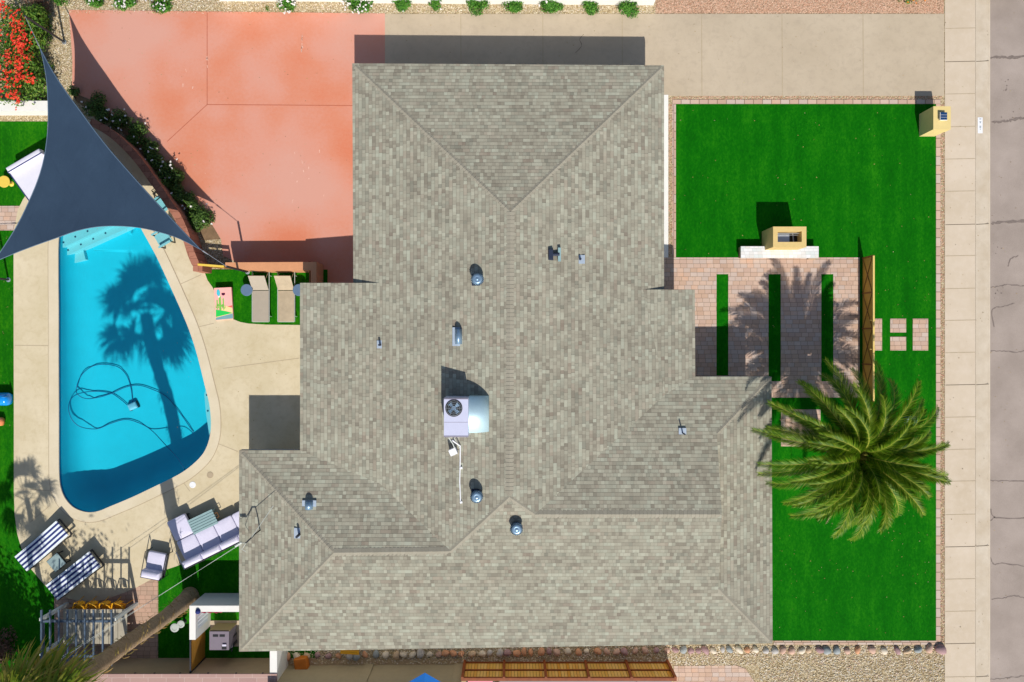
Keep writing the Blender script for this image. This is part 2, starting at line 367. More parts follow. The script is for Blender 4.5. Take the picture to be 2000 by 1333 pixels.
# ------------------------------------------------------------------ helpers: meshes and objects
class MB:
    def __init__(s): s.v = []; s.f = []; s.mi = []; s.uv = None; s.m = 0
    def add(s, vs, fs):
        b = len(s.v); s.v += [Vector(x) for x in vs]
        for f in fs: s.f.append([i + b for i in f]); s.mi.append(s.m)
    def box(s, c, d, rz=0.0, top=1.0, rx=0.0, ry=0.0):
        """box centred on c in plan, standing from c.z to c.z+d.z"""
        mt = Matrix.Rotation(rz, 3, 'Z') @ Matrix.Rotation(ry, 3, 'Y') @ Matrix.Rotation(rx, 3, 'X'); c = Vector(c); o = []
        for z, k in ((0, 1.0), (d[2], top)):
            for x, y in ((-.5, -.5), (.5, -.5), (.5, .5), (-.5, .5)):
                o.append(c + mt @ Vector((x * d[0] * k, y * d[1] * k, z)))
        s.add(o, [(3, 2, 1, 0), (4, 5, 6, 7), (0, 1, 5, 4), (1, 2, 6, 5), (2, 3, 7, 6), (3, 0, 4, 7)])
    def rbox(s, c, d, rz=0.0, r=.04, sag=0.0):
        """soft-edged cushion"""
        mt = Matrix.Rotation(rz, 3, 'Z'); c = Vector(c); rings = []
        prof = [(r * 1.0, 0), (r * .3, r * .3), (0, r), (0, d[2] - r), (r * .3, d[2] - r * .3), (r, d[2]), (min(d[0], d[1]) * .3, d[2] + sag)]
        for ins, z in prof:
            hx, hy = d[0] / 2 - ins, d[1] / 2 - ins; q = min(hx, hy) * .16
            pts = []
            for sx, sy, a0 in ((1, 1, 0), (-1, 1, 90), (-1, -1, 180), (1, -1, 270)):
                for k in range(3):
                    a = R(a0 + 45 * k); pts.append(c + mt @ Vector((sx * (hx - q) + q * math.cos(a), sy * (hy - q) + q * math.sin(a), z)))
            rings.append(pts)
        b = len(s.v)
        for r_ in rings: s.v += r_
        N = 12
        for i in range(len(rings) - 1):
            for j in range(N): s.f.append([b + i * N + j, b + i * N + (j + 1) % N, b + (i + 1) * N + (j + 1) % N, b + (i + 1) * N + j]); s.mi.append(s.m)
        s.f.append([b + (len(rings) - 1) * N + j for j in range(N)]); s.mi.append(s.m)
        s.f.append([b + j for j in range(N)][::-1]); s.mi.append(s.m)
    def tube(s, pts, r, n=8, r1=None, cap=True):
        pts = [Vector(p) for p in pts]; b = len(s.v); L = len(pts)
        up = Vector((0, 0, 1))
        for i, p in enumerate(pts):
            t = (pts[min(i + 1, L - 1)] - pts[max(i - 1, 0)]).normalized()
            a = t.cross(up)
            if a.length < .1: a = t.cross(Vector((0, 1, 0)))
            a.normalize(); c = t.cross(a)
            rr = r if r1 is None else r + (r1 - r) * i / (L - 1)
            if callable(r): rr = r(i / (L - 1))
            for k in range(n):
                an = 2 * math.pi * k / n; s.v.append(p + (a * math.cos(an) + c * math.sin(an)) * rr)
        for i in range(L - 1):
            for k in range(n):
                s.f.append([b + i * n + k, b + i * n + (k + 1) % n, b + (i + 1) * n + (k + 1) % n, b + (i + 1) * n + k]); s.mi.append(s.m)
        if cap:
            s.f.append([b + k for k in range(n)][::-1]); s.mi.append(s.m)
            s.f.append([b + (L - 1) * n + k for k in range(n)]); s.mi.append(s.m)
    def lathe(s, c, prof, n=24):
        c = Vector(c); b = len(s.v)
        for r, z in prof:
            for k in range(n):
                an = 2 * math.pi * k / n; s.v.append(c + Vector((r * math.cos(an), r * math.sin(an), z)))
        for i in range(len(prof) - 1):
            for k in range(n):
                s.f.append([b + i * n + k, b + i * n + (k + 1) % n, b + (i + 1) * n + (k + 1) % n, b + (i + 1) * n + k]); s.mi.append(s.m)
        s.f.append([b + k for k in range(n)][::-1]); s.mi.append(s.m)
        s.f.append([b + (len(prof) - 1) * n + k for k in range(n)]); s.mi.append(s.m)
    def prism(s, pts, z0, z1, holes=(), side=True, bottom=False):
        """plan polygon (world x,y) from z0 up to z1"""
        loops = [[Vector((p[0], p[1], z1)) for p in lp] for lp in [pts] + list(holes)]
        flat = [p for lp in loops for p in lp]; tri = tessellate_polygon(loops)
        b = len(s.v); s.v += flat
        for t in tri:
            a, c, d = (flat[i] for i in t)
            nz = (c - a).cross(d - a).z
            if abs(nz) < 1e-10: continue
            t = list(t) if nz > 0 else list(t)[::-1]
            s.f.append([b + i for i in t]); s.mi.append(s.m)
        if side:
            o = 0
            for lp in loops:
                L = len(lp); bb = len(s.v); s.v += [Vector((p.x, p.y, z0)) for p in lp]
                for i in range(L):
                    j = (i + 1) % L; s.f.append([bb + i, bb + j, b + o + j, b + o + i]); s.mi.append(s.m)
                o += L
        if bottom:
            bb = len(s.v); s.v += [Vector((p.x, p.y, z0)) for p in flat]
            for t in tri: s.f.append([bb + i for i in t][::-1]); s.mi.append(s.m)
    def build(s, name, mats, parent=None, smooth=False, recalc=True):
        if not isinstance(mats, (list, tuple)): mats = [mats]
        off = parent.location if parent and not parent.get('_local') else Vector((0, 0, 0))
        if parent is not None and parent.parent is not None: off = off + parent.parent.location if not parent.parent.get('_local') else off
        me = bpy.data.meshes.new(name)
        me.from_pydata([tuple(v - off) for v in s.v], [], s.f)
        for m_ in mats: me.materials.append(m_)
        if any(s.mi): me.polygons.foreach_set('material_index', s.mi)
        if s.uv:
            ul = me.uv_layers.new(name='UVMap')
            for i, l in enumerate(me.loops): ul.data[i].uv = s.uv[l.vertex_index]
        if smooth: me.polygons.foreach_set('use_smooth', [True] * len(me.polygons))
        me.update()
        if recalc and len(s.f) < 4000:
            import bmesh
            bm = bmesh.new(); bm.from_mesh(me); bmesh.ops.recalc_face_normals(bm, faces=bm.faces); bm.to_mesh(me); bm.free()
        o = bpy.data.objects.new(name, me); COL.objects.link(o)
        if parent is not None: o.parent = parent
        return o

def tag(o, label, cat, group=None, kind=None):
    if label: o['label'] = label
    if cat: o['category'] = cat
    if group: o['group'] = group
    if kind: o['kind'] = kind
    return o
def thing(name, loc, label, cat, group=None, rz=0.0, local=False):
    o = bpy.data.objects.new(name, None); COL.objects.link(o); o.location = loc; o.rotation_euler = (0, 0, rz)
    o.empty_display_size = .2
    if local: o['_local'] = 1
    return tag(o, label, cat, group)
def copy_tree(o, loc, rz, label=None, scale=None):
    c = o.copy(); COL.objects.link(c); c.location = loc; c.rotation_euler = (0, 0, rz)
    if scale: c.scale = (scale,) * 3
    if label: c['label'] = label
    for ch in list(o.children):
        d = ch.copy(); COL.objects.link(d); d.parent = c
        for g in list(ch.children):
            e = g.copy(); COL.objects.link(e); e.parent = d
    return c
def single(mb, name, mats, label, cat, group=None, smooth=False, kind=None, recalc=True):
    o = mb.build(name, mats, None, smooth, recalc); return tag(o, label, cat, group, kind)
def struct(mb, name, mats, label=None, recalc=True):
    o = mb.build(name, mats, None, False, recalc); o['kind'] = 'structure'; return o
def gp(pts): return [G(x, y).to_2d() for x, y in pts]
def rect(x0, y0, x1, y1): return gp([(x0, y1), (x1, y1), (x1, y0), (x0, y0)])
def smooth_loop(pts, n=4, closed=True):
    out = []; L = len(pts)
    for i in range(L if closed else L - 1):
        p0, p1, p2, p3 = (pts[(i + k) % L] if closed else pts[min(max(i + k, 0), L - 1)] for k in (-1, 0, 1, 2))
        for k in range(n):
            t = k / n
            out.append(tuple(.5 * ((2 * p1[a]) + (-p0[a] + p2[a]) * t + (2 * p0[a] - 5 * p1[a] + 4 * p2[a] - p3[a]) * t * t + (-p0[a] + 3 * p1[a] - 3 * p2[a] + p3[a]) * t ** 3) for a in range(len(p1))))
    if not closed: out.append(tuple(pts[-1]))
    return out
def strip(mb, pts, w, z, jit=0.0):
    """flat line w metres wide along ground pixels"""
    q = [G(x, y) for x, y in pts]; L = len(q); vs = []
    for i, p in enumerate(q):
        t = (q[min(i + 1, L - 1)] - q[max(i - 1, 0)]).normalized(); a = Vector((-t.y, t.x, 0)); ww = w * (1 + random.uniform(-jit, jit))
        vs += [p + a * ww / 2 + Vector((0, 0, z)), p - a * ww / 2 + Vector((0, 0, z))]
    mb.add(vs, [(2 * i, 2 * i + 1, 2 * i + 3, 2 * i + 2) for i in range(L - 1)])
def offset_loop(pts, d):
    """move a CCW or CW closed loop outward by d (negative: inward)"""
    ar = sum(pts[i][0] * pts[(i + 1) % len(pts)][1] - pts[(i + 1) % len(pts)][0] * pts[i][1] for i in range(len(pts)))
    sg = 1 if ar > 0 else -1; out = []; L = len(pts)
    for i in range(L):
        a, b, c = Vector(pts[i - 1]), Vector(pts[i]), Vector(pts[(i + 1) % L])
        t = ((b - a).normalized() + (c - b).normalized()).normalized()
        out.append(b + Vector((t.y, -t.x)) * d * sg)
    return out

# ------------------------------------------------------------------ the ground, paving, pool hole
pool_px = [(114, 470), (120, 452), (150, 438), (190, 420), (228, 405), (252, 404), (264, 416), (278, 447), (294, 476), (309, 504), (324, 536), (339, 569), (355, 605), (370, 641), (382, 676),
           (392, 712), (402, 753), (411, 790), (414, 825), (412, 852), (404, 877), (390, 897), (363, 920), (333, 937), (302, 952), (260, 972), (217, 990), (195, 999), (175, 1002), (156, 998),
           (140, 989), (126, 972), (118, 951), (115, 925), (114.5, 870), (114.5, 800), (114, 700), (114, 600), (113.5, 540)]
pool_loop = [Vector(p) for p in gp(smooth_loop(pool_px, 4))]
hole_loop = offset_loop(pool_loop, .12)
cop_out = offset_loop(pool_loop, .42)

g = MB()
xk = (1918 - 1000) / PM
g.prism([(-260, -260), (xk, -260), (xk, 260), (-260, 260)], -.3, 0, [hole_loop], side=False)
struct(g, 'ground', M['gravel'])
g = MB(); g.prism([(xk - .02, -260), (260, -260), (260, 260), (xk - .02, 260)], -.3, -.11, side=False)
# cracks and oil spots
g.m = 1
for pts in ([(1936, 112), (1950, 110), (1975, 111), (2010, 107)], [(1940, 237), (1965, 236), (1985, 232), (2010, 228)], [(1940, 436), (1960, 434), (2010, 431)], [(1938, 562), (1960, 558), (1975, 556), (2010, 560)],
            [(1945, 640), (1941, 605), (1965, 598), (1985, 592)], [(1938, 686), (1960, 686), (1990, 688), (2010, 685)], [(1935, 940), (1970, 941), (2010, 940)], [(1938, 995), (1948, 1012), (2010, 1013)], [(1936, 1020), (1946, 1012)],
            [(1938, 1090), (1944, 1104), (1960, 1102), (2010, 1108)], [(1940, 1172), (1965, 1170), (1985, 1166), (2010, 1172)], [(1936, 1330), (1960, 1328), (1985, 1325), (2010, 1322)], [(1992, 500), (1978, 505), (1972, 520)]):
    dense = smooth_loop(pts, 7, False)
    wide = .11 if pts[0][1] in (112, 237, 436) else .045
    strip(g, [(x, y + random.uniform(-1.1, 1.1)) for x, y in dense], wide, -.106, .5)
for i in range(26):
    cx, cy = random.choice([(1965, 165), (1955, 225), (1980, 230), (1952, 572), (1950, 485), (1968, 170)]); cx += random.gauss(0, 6); cy += random.gauss(0, 7); r = random.uniform(.5, 1.8)
    pts = [(cx + r * math.cos(a) * random.uniform(.7, 1.2), cy + r * math.sin(a) * random.uniform(.7, 1.2)) for a in [k * math.pi / 4 for k in range(8)]]
    g.prism(gp(pts), -.11, -.105, side=False)
struct(g, 'road', [M['asphalt'], M['crack']], recalc=False)
# kerb with a rolled edge
g = MB(); prof = [(1905, .02), (1922, .022), (1927, .012), (1931, -.03), (1934, -.09), (1937, -.104)]
ys = list(range(-2600, 4000, 66)); vs = [G(x, y, z) for y in ys for x, z in prof]; K = len(prof)
g.add(vs, [(j * K + i, j * K + i + 1, (j + 1) * K + i + 1, (j + 1) * K + i) for j in range(len(ys) - 1) for i in range(K - 1)])
g.m = 1
for y in (121, 439, 752, 1067, 1322, -200): strip(g, [(1906, y), (1931, y - 1.5)], .03, .026)
struct(g, 'kerb', [M['kerb'], M['joint']])
g = MB(); g.prism(rect(1845, -2600, 1904.6, 4000), 0, .02)
jy = [56, 121, 184, 248, 311, 374, 439, 500, 564, 626, 689, 752, 815, 878, 940, 1005, 1068, 1131, 1194, 1257, 1322, -8, -70, 1385]
for y in jy:
    g.m = 1 if y in (121, 439, 752, 1068, 1257) else 2
    strip(g, [(1846, y + .6), (1904, y - .6)], .03 if g.m == 1 else .03, .024)
struct(g, 'sidewalk', [M['sidewalk'], M['joint'], M['joint_soft']])
g = MB(); g.prism(rect(752, 28, 1843.5, 188), 0, .02)
g.m = 1
for x in (900, 1060, 1215, 1370, 1527, 1685): strip(g, [(x, 29), (x + .8, 187)], .035, .024)
g.m = 2
strip(g, smooth_loop([(1140, 68), (1132, 78), (1136, 90), (1124, 104)], 4, False), .02, .025, .5)
struct(g, 'driveway', [M['driveway'], M['joint_soft'], M['joint']])
# red patio
red = [(135, 20), (752, 27), (752, 190), (700, 570), (640, 600), (580, 590), (500, 530), (436, 500), (432, 468), (415, 440), (400, 418), (380, 398), (358, 366), (340, 343), (312, 315), (290, 290), (262, 262), (232, 234), (210, 214), (180, 196), (141, 180), (142, 120), (138, 60)]
g = MB(); g.prism(gp(red), 0, .02)
g.m = 1
for pts in ([(405, 24), (405, 205)], [(405, 205), (690, 207)], [(405, 205), (327, 277)]): strip(g, pts, .035, .024)
g.m = 2
for i in range(34):
    x, y = random.choice([(405, random.uniform(80, 205)), (590, random.uniform(60, 100)), (random.uniform(560, 640), random.uniform(280, 390)), (random.uniform(300, 420), random.uniform(40, 400))])
    a = random.uniform(1.2, 1.9); L = random.uniform(1.5, 8)
    strip(g, [(x, y), (x + L * math.cos(a) + random.uniform(-1, 1), y + L * math.sin(a))], .028, .0245, .6)
struct(g, 'patio', [M['redpatio'], M['joint_red'], M['white_line']])
# backyard lawns, paver patch
g = MB(); g.prism(rect(-900, 451, 106, 1330), 0, .02)
struct(g, 'lawn', M['turf2'])
g = MB(); g.prism(gp([(-900, 238), (93, 238), (90, 300), (72, 345), (52, 378), (40, 402), (-900, 402)]), 0, .02)
struct(g, 'lawn', M['turf2'])
g = MB(); g.prism(rect(309.5, 1030, 620, 1285), 0, .02); struct(g, 'lawn', M['turf2'])
g = MB(); g.prism(gp([(400, 527), (640, 527), (640, 640), (450, 640), (396, 560)]), 0, .024); struct(g, 'lawn', M['turf2'])
g = MB(); g.prism(rect(-300, 403, 60, 450.4), 0, .022); struct(g, 'paver_path', M['paver'])
g = MB(); g.prism(rect(107, 1095, 308.5, 1286), 0, .024); struct(g, 'paver_patio', M['paver_dark'])
deck = [(28, 960), (28, 800), (27.5, 600), (27.5, 452), (36, 410), (46, 390), (62, 366), (84, 330), (120, 262), (170, 232), (200, 244), (232, 268), (262, 300), (300, 350), (340, 410), (362, 450), (385, 515), (400, 532), (406, 548), (416, 562), (430, 592), (443, 614),
        (456, 624), (470, 629.5), (486, 632.5), (520, 634.5), (650, 636), (650, 1000), (500, 1044), (440, 1067), (400, 1085), (345, 1106), (309, 1118), (301, 1129), (264, 1149), (238, 1159.5), (206, 1171), (181, 1175), (155, 1174), (137, 1169), (112, 1160), (92, 1147), (62, 1112), (45, 1078), (35, 1045), (29.5, 1005)]
g = MB(); g.prism(gp(deck), 0, .034, [hole_loop])
g.m = 1
for pts in ([(30, 675), (97, 675.5)], [(384, 640), (418, 632)], [(352, 556), (394, 537)], [(30, 955), (98, 958)], [(360, 944), (372, 960)], [(425, 866), (465, 882)], [(98, 988), (60, 1020)], [(436, 720), (585, 700)]):
    strip(g, pts, .025, .038)
strip(g, [((p.x * PM + 1000), (667 - p.y * PM)) for p in offset_loop(pool_loop, .44)] + [((offset_loop(pool_loop, .44)[0].x * PM + 1000), (667 - offset_loop(pool_loop, .44)[0].y * PM))], .03, .0385)
struct(g, 'pool_deck', [M['deck'], M['joint_soft']])
# front yard
g = MB(); g.prism(gp([(1320, 204), (1827, 204), (1829, 1251), (1400, 1251), (1400, 760), (1320, 700)]), 0, .02); struct(g, 'lawn', M['turf'])
g = MB()
outer = gp([(1250, 503.5), (1678.5, 503.5), (1678.5, 777), (1250, 777)])
holes = [gp([(x0, y1), (x0, y0), (x1, y0), (x1, y1)]) for x0, y0, x1, y1 in ((1399, 536, 1422, 734), (1500.5, 536, 1524.5, 745), (1603.5, 536, 1627, 745))]
g.prism(outer, 0, .034, holes); struct(g, 'paver_patio', M['paver'])
g = MB(); g.prism(rect(1525, 800, 1602, 872), 0, .034); struct(g, 'paver_path', M['paver'])
for i, r_ in enumerate(((1702, 623, 1722, 685), (1738, 623, 1769, 650), (1738, 658, 1769, 685), (1782, 623, 1812, 685))):
    g = MB(); g.prism(rect(*r_), 0, .036)
    lab = ['tall pink paver pad touching the ochre front fence', 'upper of the two small square paver pads in the front lawn', 'lower of the two small square paver pads in the front lawn', 'tall pink paver pad nearest the sidewalk'][i]
    single(g, 'stepping_pad', M['paver'], lab, 'paver pad', 'stepping pads in the front lawn')
g = MB(); g.prism(rect(1313, 195.5, 1836, 204), 0, .03); g.prism(rect(1511, 1251.5, 1836, 1259), 0, .03)
g.m = 1; g.prism(rect(1827.6, 204.2, 1836, 1251.3), 0, .03); g.prism(rect(1313, 204.2, 1319.8, 503), 0, .03)
struct(g, 'lawn_edging', [M['paver_h'], M['paver_v']])
g = MB(); g.prism(rect(1280, 186, 1305, 600), 0, .028); struct(g, 'foundation_strip', M['white_stucco'])
g = MB(); g.prism(gp([(1316, 1301), (1438, 1300), (1456, 1306), (1482, 1345), (1482, 2000), (1316, 2000)]), 0, .02); struct(g, 'paver_path', M['paver'])
g = MB(); g.prism(rect(1280, -900, 1843, 27), 0, .008, side=False)
struct(g, 'gravel_bed', M['gravel_pink'])
g = MB(); g.prism(rect(-400, 1287, 1312, 2200), 0, .006, side=False); struct(g, 'neighbour_yard', M['tan_stucco'])
bed = [(142, 150), (141, 181), (180, 197), (210, 215), (232, 235), (262, 263), (290, 291), (312, 316), (340, 344), (358, 367), (380, 399), (400, 419), (415, 441), (431, 468), (398, 470), (380, 430), (350, 390), (300, 320), (240, 260), (190, 225), (150, 200)]
g = MB(); g.prism(gp(bed), 0, .012, side=False); struct(g, 'planting_bed', M['soil'])

# real pebbles strewn over the gravel
def pebbles(name, regions, count, mat, s0, s1):
    g = MB(); tot = sum((a[2] - a[0]) * (a[3] - a[1]) for a in regions)
    for a in regions:
        for i in range(int(count * (a[2] - a[0]) * (a[3] - a[1]) / tot)):
            p = G(random.uniform(a[0], a[2]), random.uniform(a[1], a[3]), .006); s = random.uniform(s0, s1)
            rz = random.uniform(0, 6.28); q = [Vector((math.cos(rz + k * math.pi / 2) * s * random.uniform(.6, 1.2), math.sin(rz + k * math.pi / 2) * s * random.uniform(.5, 1.1), random.uniform(0, .3) * s)) for k in range(4)]
            t_ = Vector((random.uniform(-.3, .3) * s, random.uniform(-.3, .3) * s, s * random.uniform(.5, .9)))
            g.add([p + v for v in q] + [p + t_], [(0, 1, 4), (1, 2, 4), (2, 3, 4), (3, 0, 4)])
    o = g.build(name, mat, None, False, False); o['kind'] = 'stuff'; return o
M['peb'] = leafmat('pebble_stone', [(168, 142, 100), (200, 178, 136), (222, 206, 172), (244, 236, 218), (206, 166, 138)], .9, 0.0)
M['peb_pink'] = leafmat('pink_pebble_stone', [(190, 140, 112), (216, 172, 144), (232, 198, 174)], .9, 0.0)
o = pebbles('gravel_stones', [(1310, 1262, 1845, 1300), (1484, 1300, 1845, 1345)], 6500, M['peb'], .022, .05); tag(o, 'tan and white landscape gravel south of the front lawn', 'gravel')
o = pebbles('gravel_stones', [(106, -5, 1280, 27), (104, 20, 138, 200)], 5000, M['peb'], .02, .04); tag(o, 'tan gravel strip along the white wall and driveway', 'gravel')
o = pebbles('gravel_stones', [(1306, 188, 1840, 195), (1836, 204, 1844, 1255), (1305.5, 204, 1313, 600), (1285, -5, 1843, 26)], 7000, M['peb_pink'], .018, .036); tag(o, 'pinkish gravel band around the front lawn edging', 'gravel')
o = pebbles('gravel_stones', [(548, 1255, 1312, 1297)], 4200, M['peb'], .022, .05); tag(o, 'shaded gravel between the house and the plank fence', 'gravel')

M['litter'] = leafmat('dry_leaf_litter', [(150, 120, 70), (190, 160, 100), (120, 96, 60), (206, 196, 150)], .9, .0)
g = MB(); lr = random.Random(77)
def flat(g, p, s, rng):
    a = rng.uniform(0, 6.28); t_ = Vector((math.cos(a), math.sin(a), 0)); b_ = Vector((-math.sin(a), math.cos(a), 0)); b = len(g.v)
    g.v += [p - t_ * s, p + b_ * s * .5 + Vector((0, 0, .01)), p + t_ * s, p - b_ * s * .5]; g.f.append([b, b + 1, b + 2, b + 3]); g.mi.append(0)
for (x0_, y0_, x1_, y1_, k_, z_) in ((1325, 210, 1822, 500, 70, .03), (1515, 1000, 1822, 1245, 90, .03), (1700, 500, 1822, 1000, 50, .03), (140, 30, 690, 450, 120, .03), (755, 30, 1840, 186, 110, .03), (1846, 0, 1930, 1333, 90, .032), (1938, 0, 2000, 1333, 60, -.1), (320, 640, 580, 860, 40, .045), (1320, 510, 1675, 770, 40, .045), (0, 460, 26, 840, 25, .03), (110, 1180, 300, 1280, 60, .035)):
    for k in range(k_): flat(g, G(lr.uniform(x0_, x1_), lr.uniform(y0_, y1_), z_), lr.uniform(.012, .034), lr)
for k in range(260): flat(g, G(lr.uniform(140, 700), 22 + abs(lr.gauss(0, 3)), .03), lr.uniform(.012, .03), lr)
o = g.build('leaf_litter', M['litter'], None, False, False); tag(o, 'sparse dry leaf litter over lawns and paving', 'litter', None, 'stuff')

# ------------------------------------------------------------------ the pool
pool = thing('swimming_pool', G(260, 700), 'turquoise tear-shaped swimming pool with pale concrete coping', 'pool')
def depth(y):   # deeper to the south
    t = (G(0, 430).y - y) / (G(0, 430).y - G(0, 1000).y); return -(1.0 + .72 * max(0, min(1, t)))
g = MB(); rings = [(0, None, .02), (0, None, -.16), (0, .38, None), (-.05, .5, None), (-.15, .66, None), (-.34, .82, None), (-.64, .94, None), (-1.0, 1.0, None)]
L = len(pool_loop); vv = []
for d_, f, z in rings:
    lp = offset_loop(pool_loop, d_) if d_ else [Vector(p) for p in pool_loop]
    vv.append([Vector((p.x, p.y, z if z is not None else depth(p.y) * f)) for p in lp])
g.v = [p for r_ in vv for p in r_]
for i in range(len(rings) - 1):
    for j in range(L): g.f.append([i * L + j, i * L + (j + 1) % L, (i + 1) * L + (j + 1) % L, (i + 1) * L + j]); g.mi.append(1 if i == 0 else 0)
fl = vv[-1]; b = (len(rings) - 1) * L
for t in tessellate_polygon([[Vector((p.x, p.y, 0)) for p in fl]]): g.f.append([b + i for i in t]); g.mi.append(0)
basin = g.build('basin', [M['plaster'], M['pool_tile']], pool, True)
def inpool(pts, z): return [P(x, y, z).to_2d() for x, y in pts]
g = MB()
# two long treads across the north end, and a short lower one
g.prism(inpool([(117, 486), (240, 430), (262, 424), (250, 408), (228, 409), (190, 424), (150, 442), (122, 456), (116, 470)], -.32), -1.3, -.32)
g.prism(inpool([(117, 505), (262, 440), (266, 428), (240, 430), (117, 486)], -.56), -1.3, -.56)
g.prism(inpool([(122, 522), (167, 507), (162, 486), (120, 504)], -.82), -1.3, -.82)
steps = g.build('steps', M['plaster_step'], pool)
g = MB(); g.prism(inpool([(403.5, 756), (399, 770), (402, 805), (409.5, 856), (411.5, 852), (413.5, 825), (410.5, 790)], -.42), -1.5, -.42)
ledge = g.build('ledge', M['plaster_step'], pool)
g = MB()
for x, y, z in ((124, 474, -.312), (147, 463, -.312), (171, 452, -.312), (195, 441, -.312), (133, 489, -.552), (158, 478, -.552), (182, 467, -.552), (206, 456, -.552), (132, 509, -.812), (404, 772, -.412), (406, 803, -.412)):
    g = MB(); p = P(x, y, z); g.box(p, (.07, .07, .01), R(25)); g.build('step_marker', M['dot'], pool)
g = MB(); lp = offset_loop(pool_loop, .005); g.prism(lp, -.1, -.09, side=False)
water = g.build('water', M['water'], pool, True)
g = MB(); g.prism(cop_out, 0, .05, [offset_loop(pool_loop, -.03)])
coping = g.build('coping', M['coping'], pool)
# pool cleaner
pc = thing('pool_cleaner', G(262, 793, depth(G(0, 793).y)), 'robotic pool cleaner trailing a looping dark hose on the pool floor', 'pool cleaner')
zf = depth(G(0, 793).y)
g = MB(); c = P(262, 793, zf + .03); g.rbox(c, (.42, .32, .2), R(25), .05, .02); b1 = g.build('body', M['hose_pale'], pc, True)
g = MB(); 
for s in (-1, 1): g.box(c + Matrix.Rotation(R(25), 3, 'Z') @ Vector((s * .19, .0, -.02)), (.1, .34, .12), R(25))
b2 = g.build('track', M['black'], pc)
hp = [(363, 921, -.04), (345, 893, -.25), (322, 868, -.8), (295, 840, 0), (270, 826, 0), (245, 820, 0), (215, 828, 0), (190, 838, 0), (160, 835, 0), (142, 822, 0), (134, 800, 0), (138, 781, 0), (152, 770, 0), (180, 765, 0), (215, 768, 0), (235, 780, 0), (255, 797, 0)]
hp2 = [(259, 788, 0), (256, 760, 0), (248, 735, 0), (232, 718, 0), (205, 712, 0), (180, 716, 0), (160, 732, 0), (150, 755, 0), (151, 770, 0), (168, 779, 0), (195, 776, 0), (220, 768, 0), (245, 757, 0), (270, 753, 0), (295, 760, 0), (325, 775, 0), (350, 805, 0), (378, 845, 0)]
hs = []
def onfloor(x, y, z):
    if z: return P(x, y, z)
    z = -.3
    while True:
        p = P(x, y, z - .03).to_2d(); e = min((p - q_).length for q_ in pool_loop)
        if e < max(.1, (-z - .42) * .85) or z < depth(p.y) + .08: break
        z -= .03
    return P(x, y, z)
for q in (hp, hp2):
    g = MB(); g.tube([onfloor(x, y, z) for x, y, z in smooth_loop(q, 5, False)] if q is hp2 else smooth_loop([tuple(onfloor(*p_)) for p_ in q], 5, False), .02, 6); hs.append(g.build('hose', M['hose'], pc, True))
# skimmer lids
for x, y, m_, lab in ((377, 947, 'white_paint', 'white round skimmer lid in the deck beside the pool'), (411, 928, 'joint_soft', 'tan round drain lid in the deck near the house')):
    g = MB(); g.lathe(G(x, y, .034), [(.15, 0), (.15, .012), (.11, .016), (.105, .01), (.05, .012)], 20); single(g, 'skimmer_lid', M[m_], lab, 'lid')

# ------------------------------------------------------------------ the house
house = thing('house', G(1000, 667), 'single storey house under a large grey-brown shingled hip roof', 'house')
HE = 2.25
V = dict(A=(688, 124, HE), B=(1297, 128, HE), C=(997, 414, 3.93), Dd=(995, 971, 3.93), P=(1045, 1005, 3.69), Q=(1410, 1005, 3.69),
         Tn=(1400, 848, 2.86), Ts=(1403, 1150, 2.9), NE=(1507, 736, HE), SE=(1509, 1257, HE), SW=(467, 1273, HE), NW=(467, 880, HE), Rr=(652, 1080, 3.31), J=(880, 1077, 3.31),
         Kw=(742, 945, 2.55), Kn=(742, 553, 2.55), Wn=(586, 553, 2.25), Ws=(586, 880, 2.25), Ab=(690, 553, 2.24),
         En=(1256, 566, 2.5), E1=(1357, 566, 2.27), E2=(1358, 736, 2.25), Ke=(1300, 770, 2.44), Bb=(1297, 566, 2.24))
V = {k: P(*v) for k, v in V.items()}
W4 = V['Ws'].copy()
planes = [(['A', 'C', 'B'], 'north'), (['B', 'C', 'Dd', 'P', 'Ke', 'En', 'Bb'], 'east'), (['A', 'Ab', 'Kn', 'Kw', 'J', 'Dd', 'C'], 'west'),
          (['Kn', 'Wn', 'Ws', 'Kw'], 'west'), (['En', 'Ke', 'E2', 'E1'], 'east'), (['NW', 'Rr', 'J', 'Kw', 'Ws'], 'north'), (['NW', 'SW', 'Rr'], 'west'),
          (['E2', 'Ke', 'P', 'Q', 'Tn', 'NE'], 'north'), (['NE', 'Tn', 'Ts', 'SE'], 'east'), (['SW', 'SE', 'Ts', 'Q', 'P', 'Dd', 'J', 'Rr'], 'south')]
g = MB(); g.uv = []
for names, face in planes:
    pts = [V[k] for k in names]
    u = {'north': Vector((1, 0)), 'south': Vector((1, 0)), 'east': Vector((0, 1)), 'west': Vector((0, 1))}[face]
    dn = {'north': Vector((0, 1)), 'south': Vector((0, -1)), 'east': Vector((1, 0)), 'west': Vector((-1, 0))}[face]
    low = max(p.x * dn.x + p.y * dn.y for p in pts)
    tri = tessellate_polygon([[Vector((p.x, p.y, 0)) for p in pts]])
    b = len(g.v)
    for p in pts:
        g.v.append(p)
        g.uv.append((p.x * u.x + p.y * u.y, (low - (p.x * dn.x + p.y * dn.y)) * 1.03 + .02))
    for t in tri:
        a, c, d_ = (pts[i] for i in t); nz = (c - a).cross(d_ - a).z
        t = list(t) if nz > 0 else list(t)[::-1]; g.f.append([b + i for i in t]); g.mi.append(0)
roof = g.build('roof', M['shingle'], house, recalc=False)
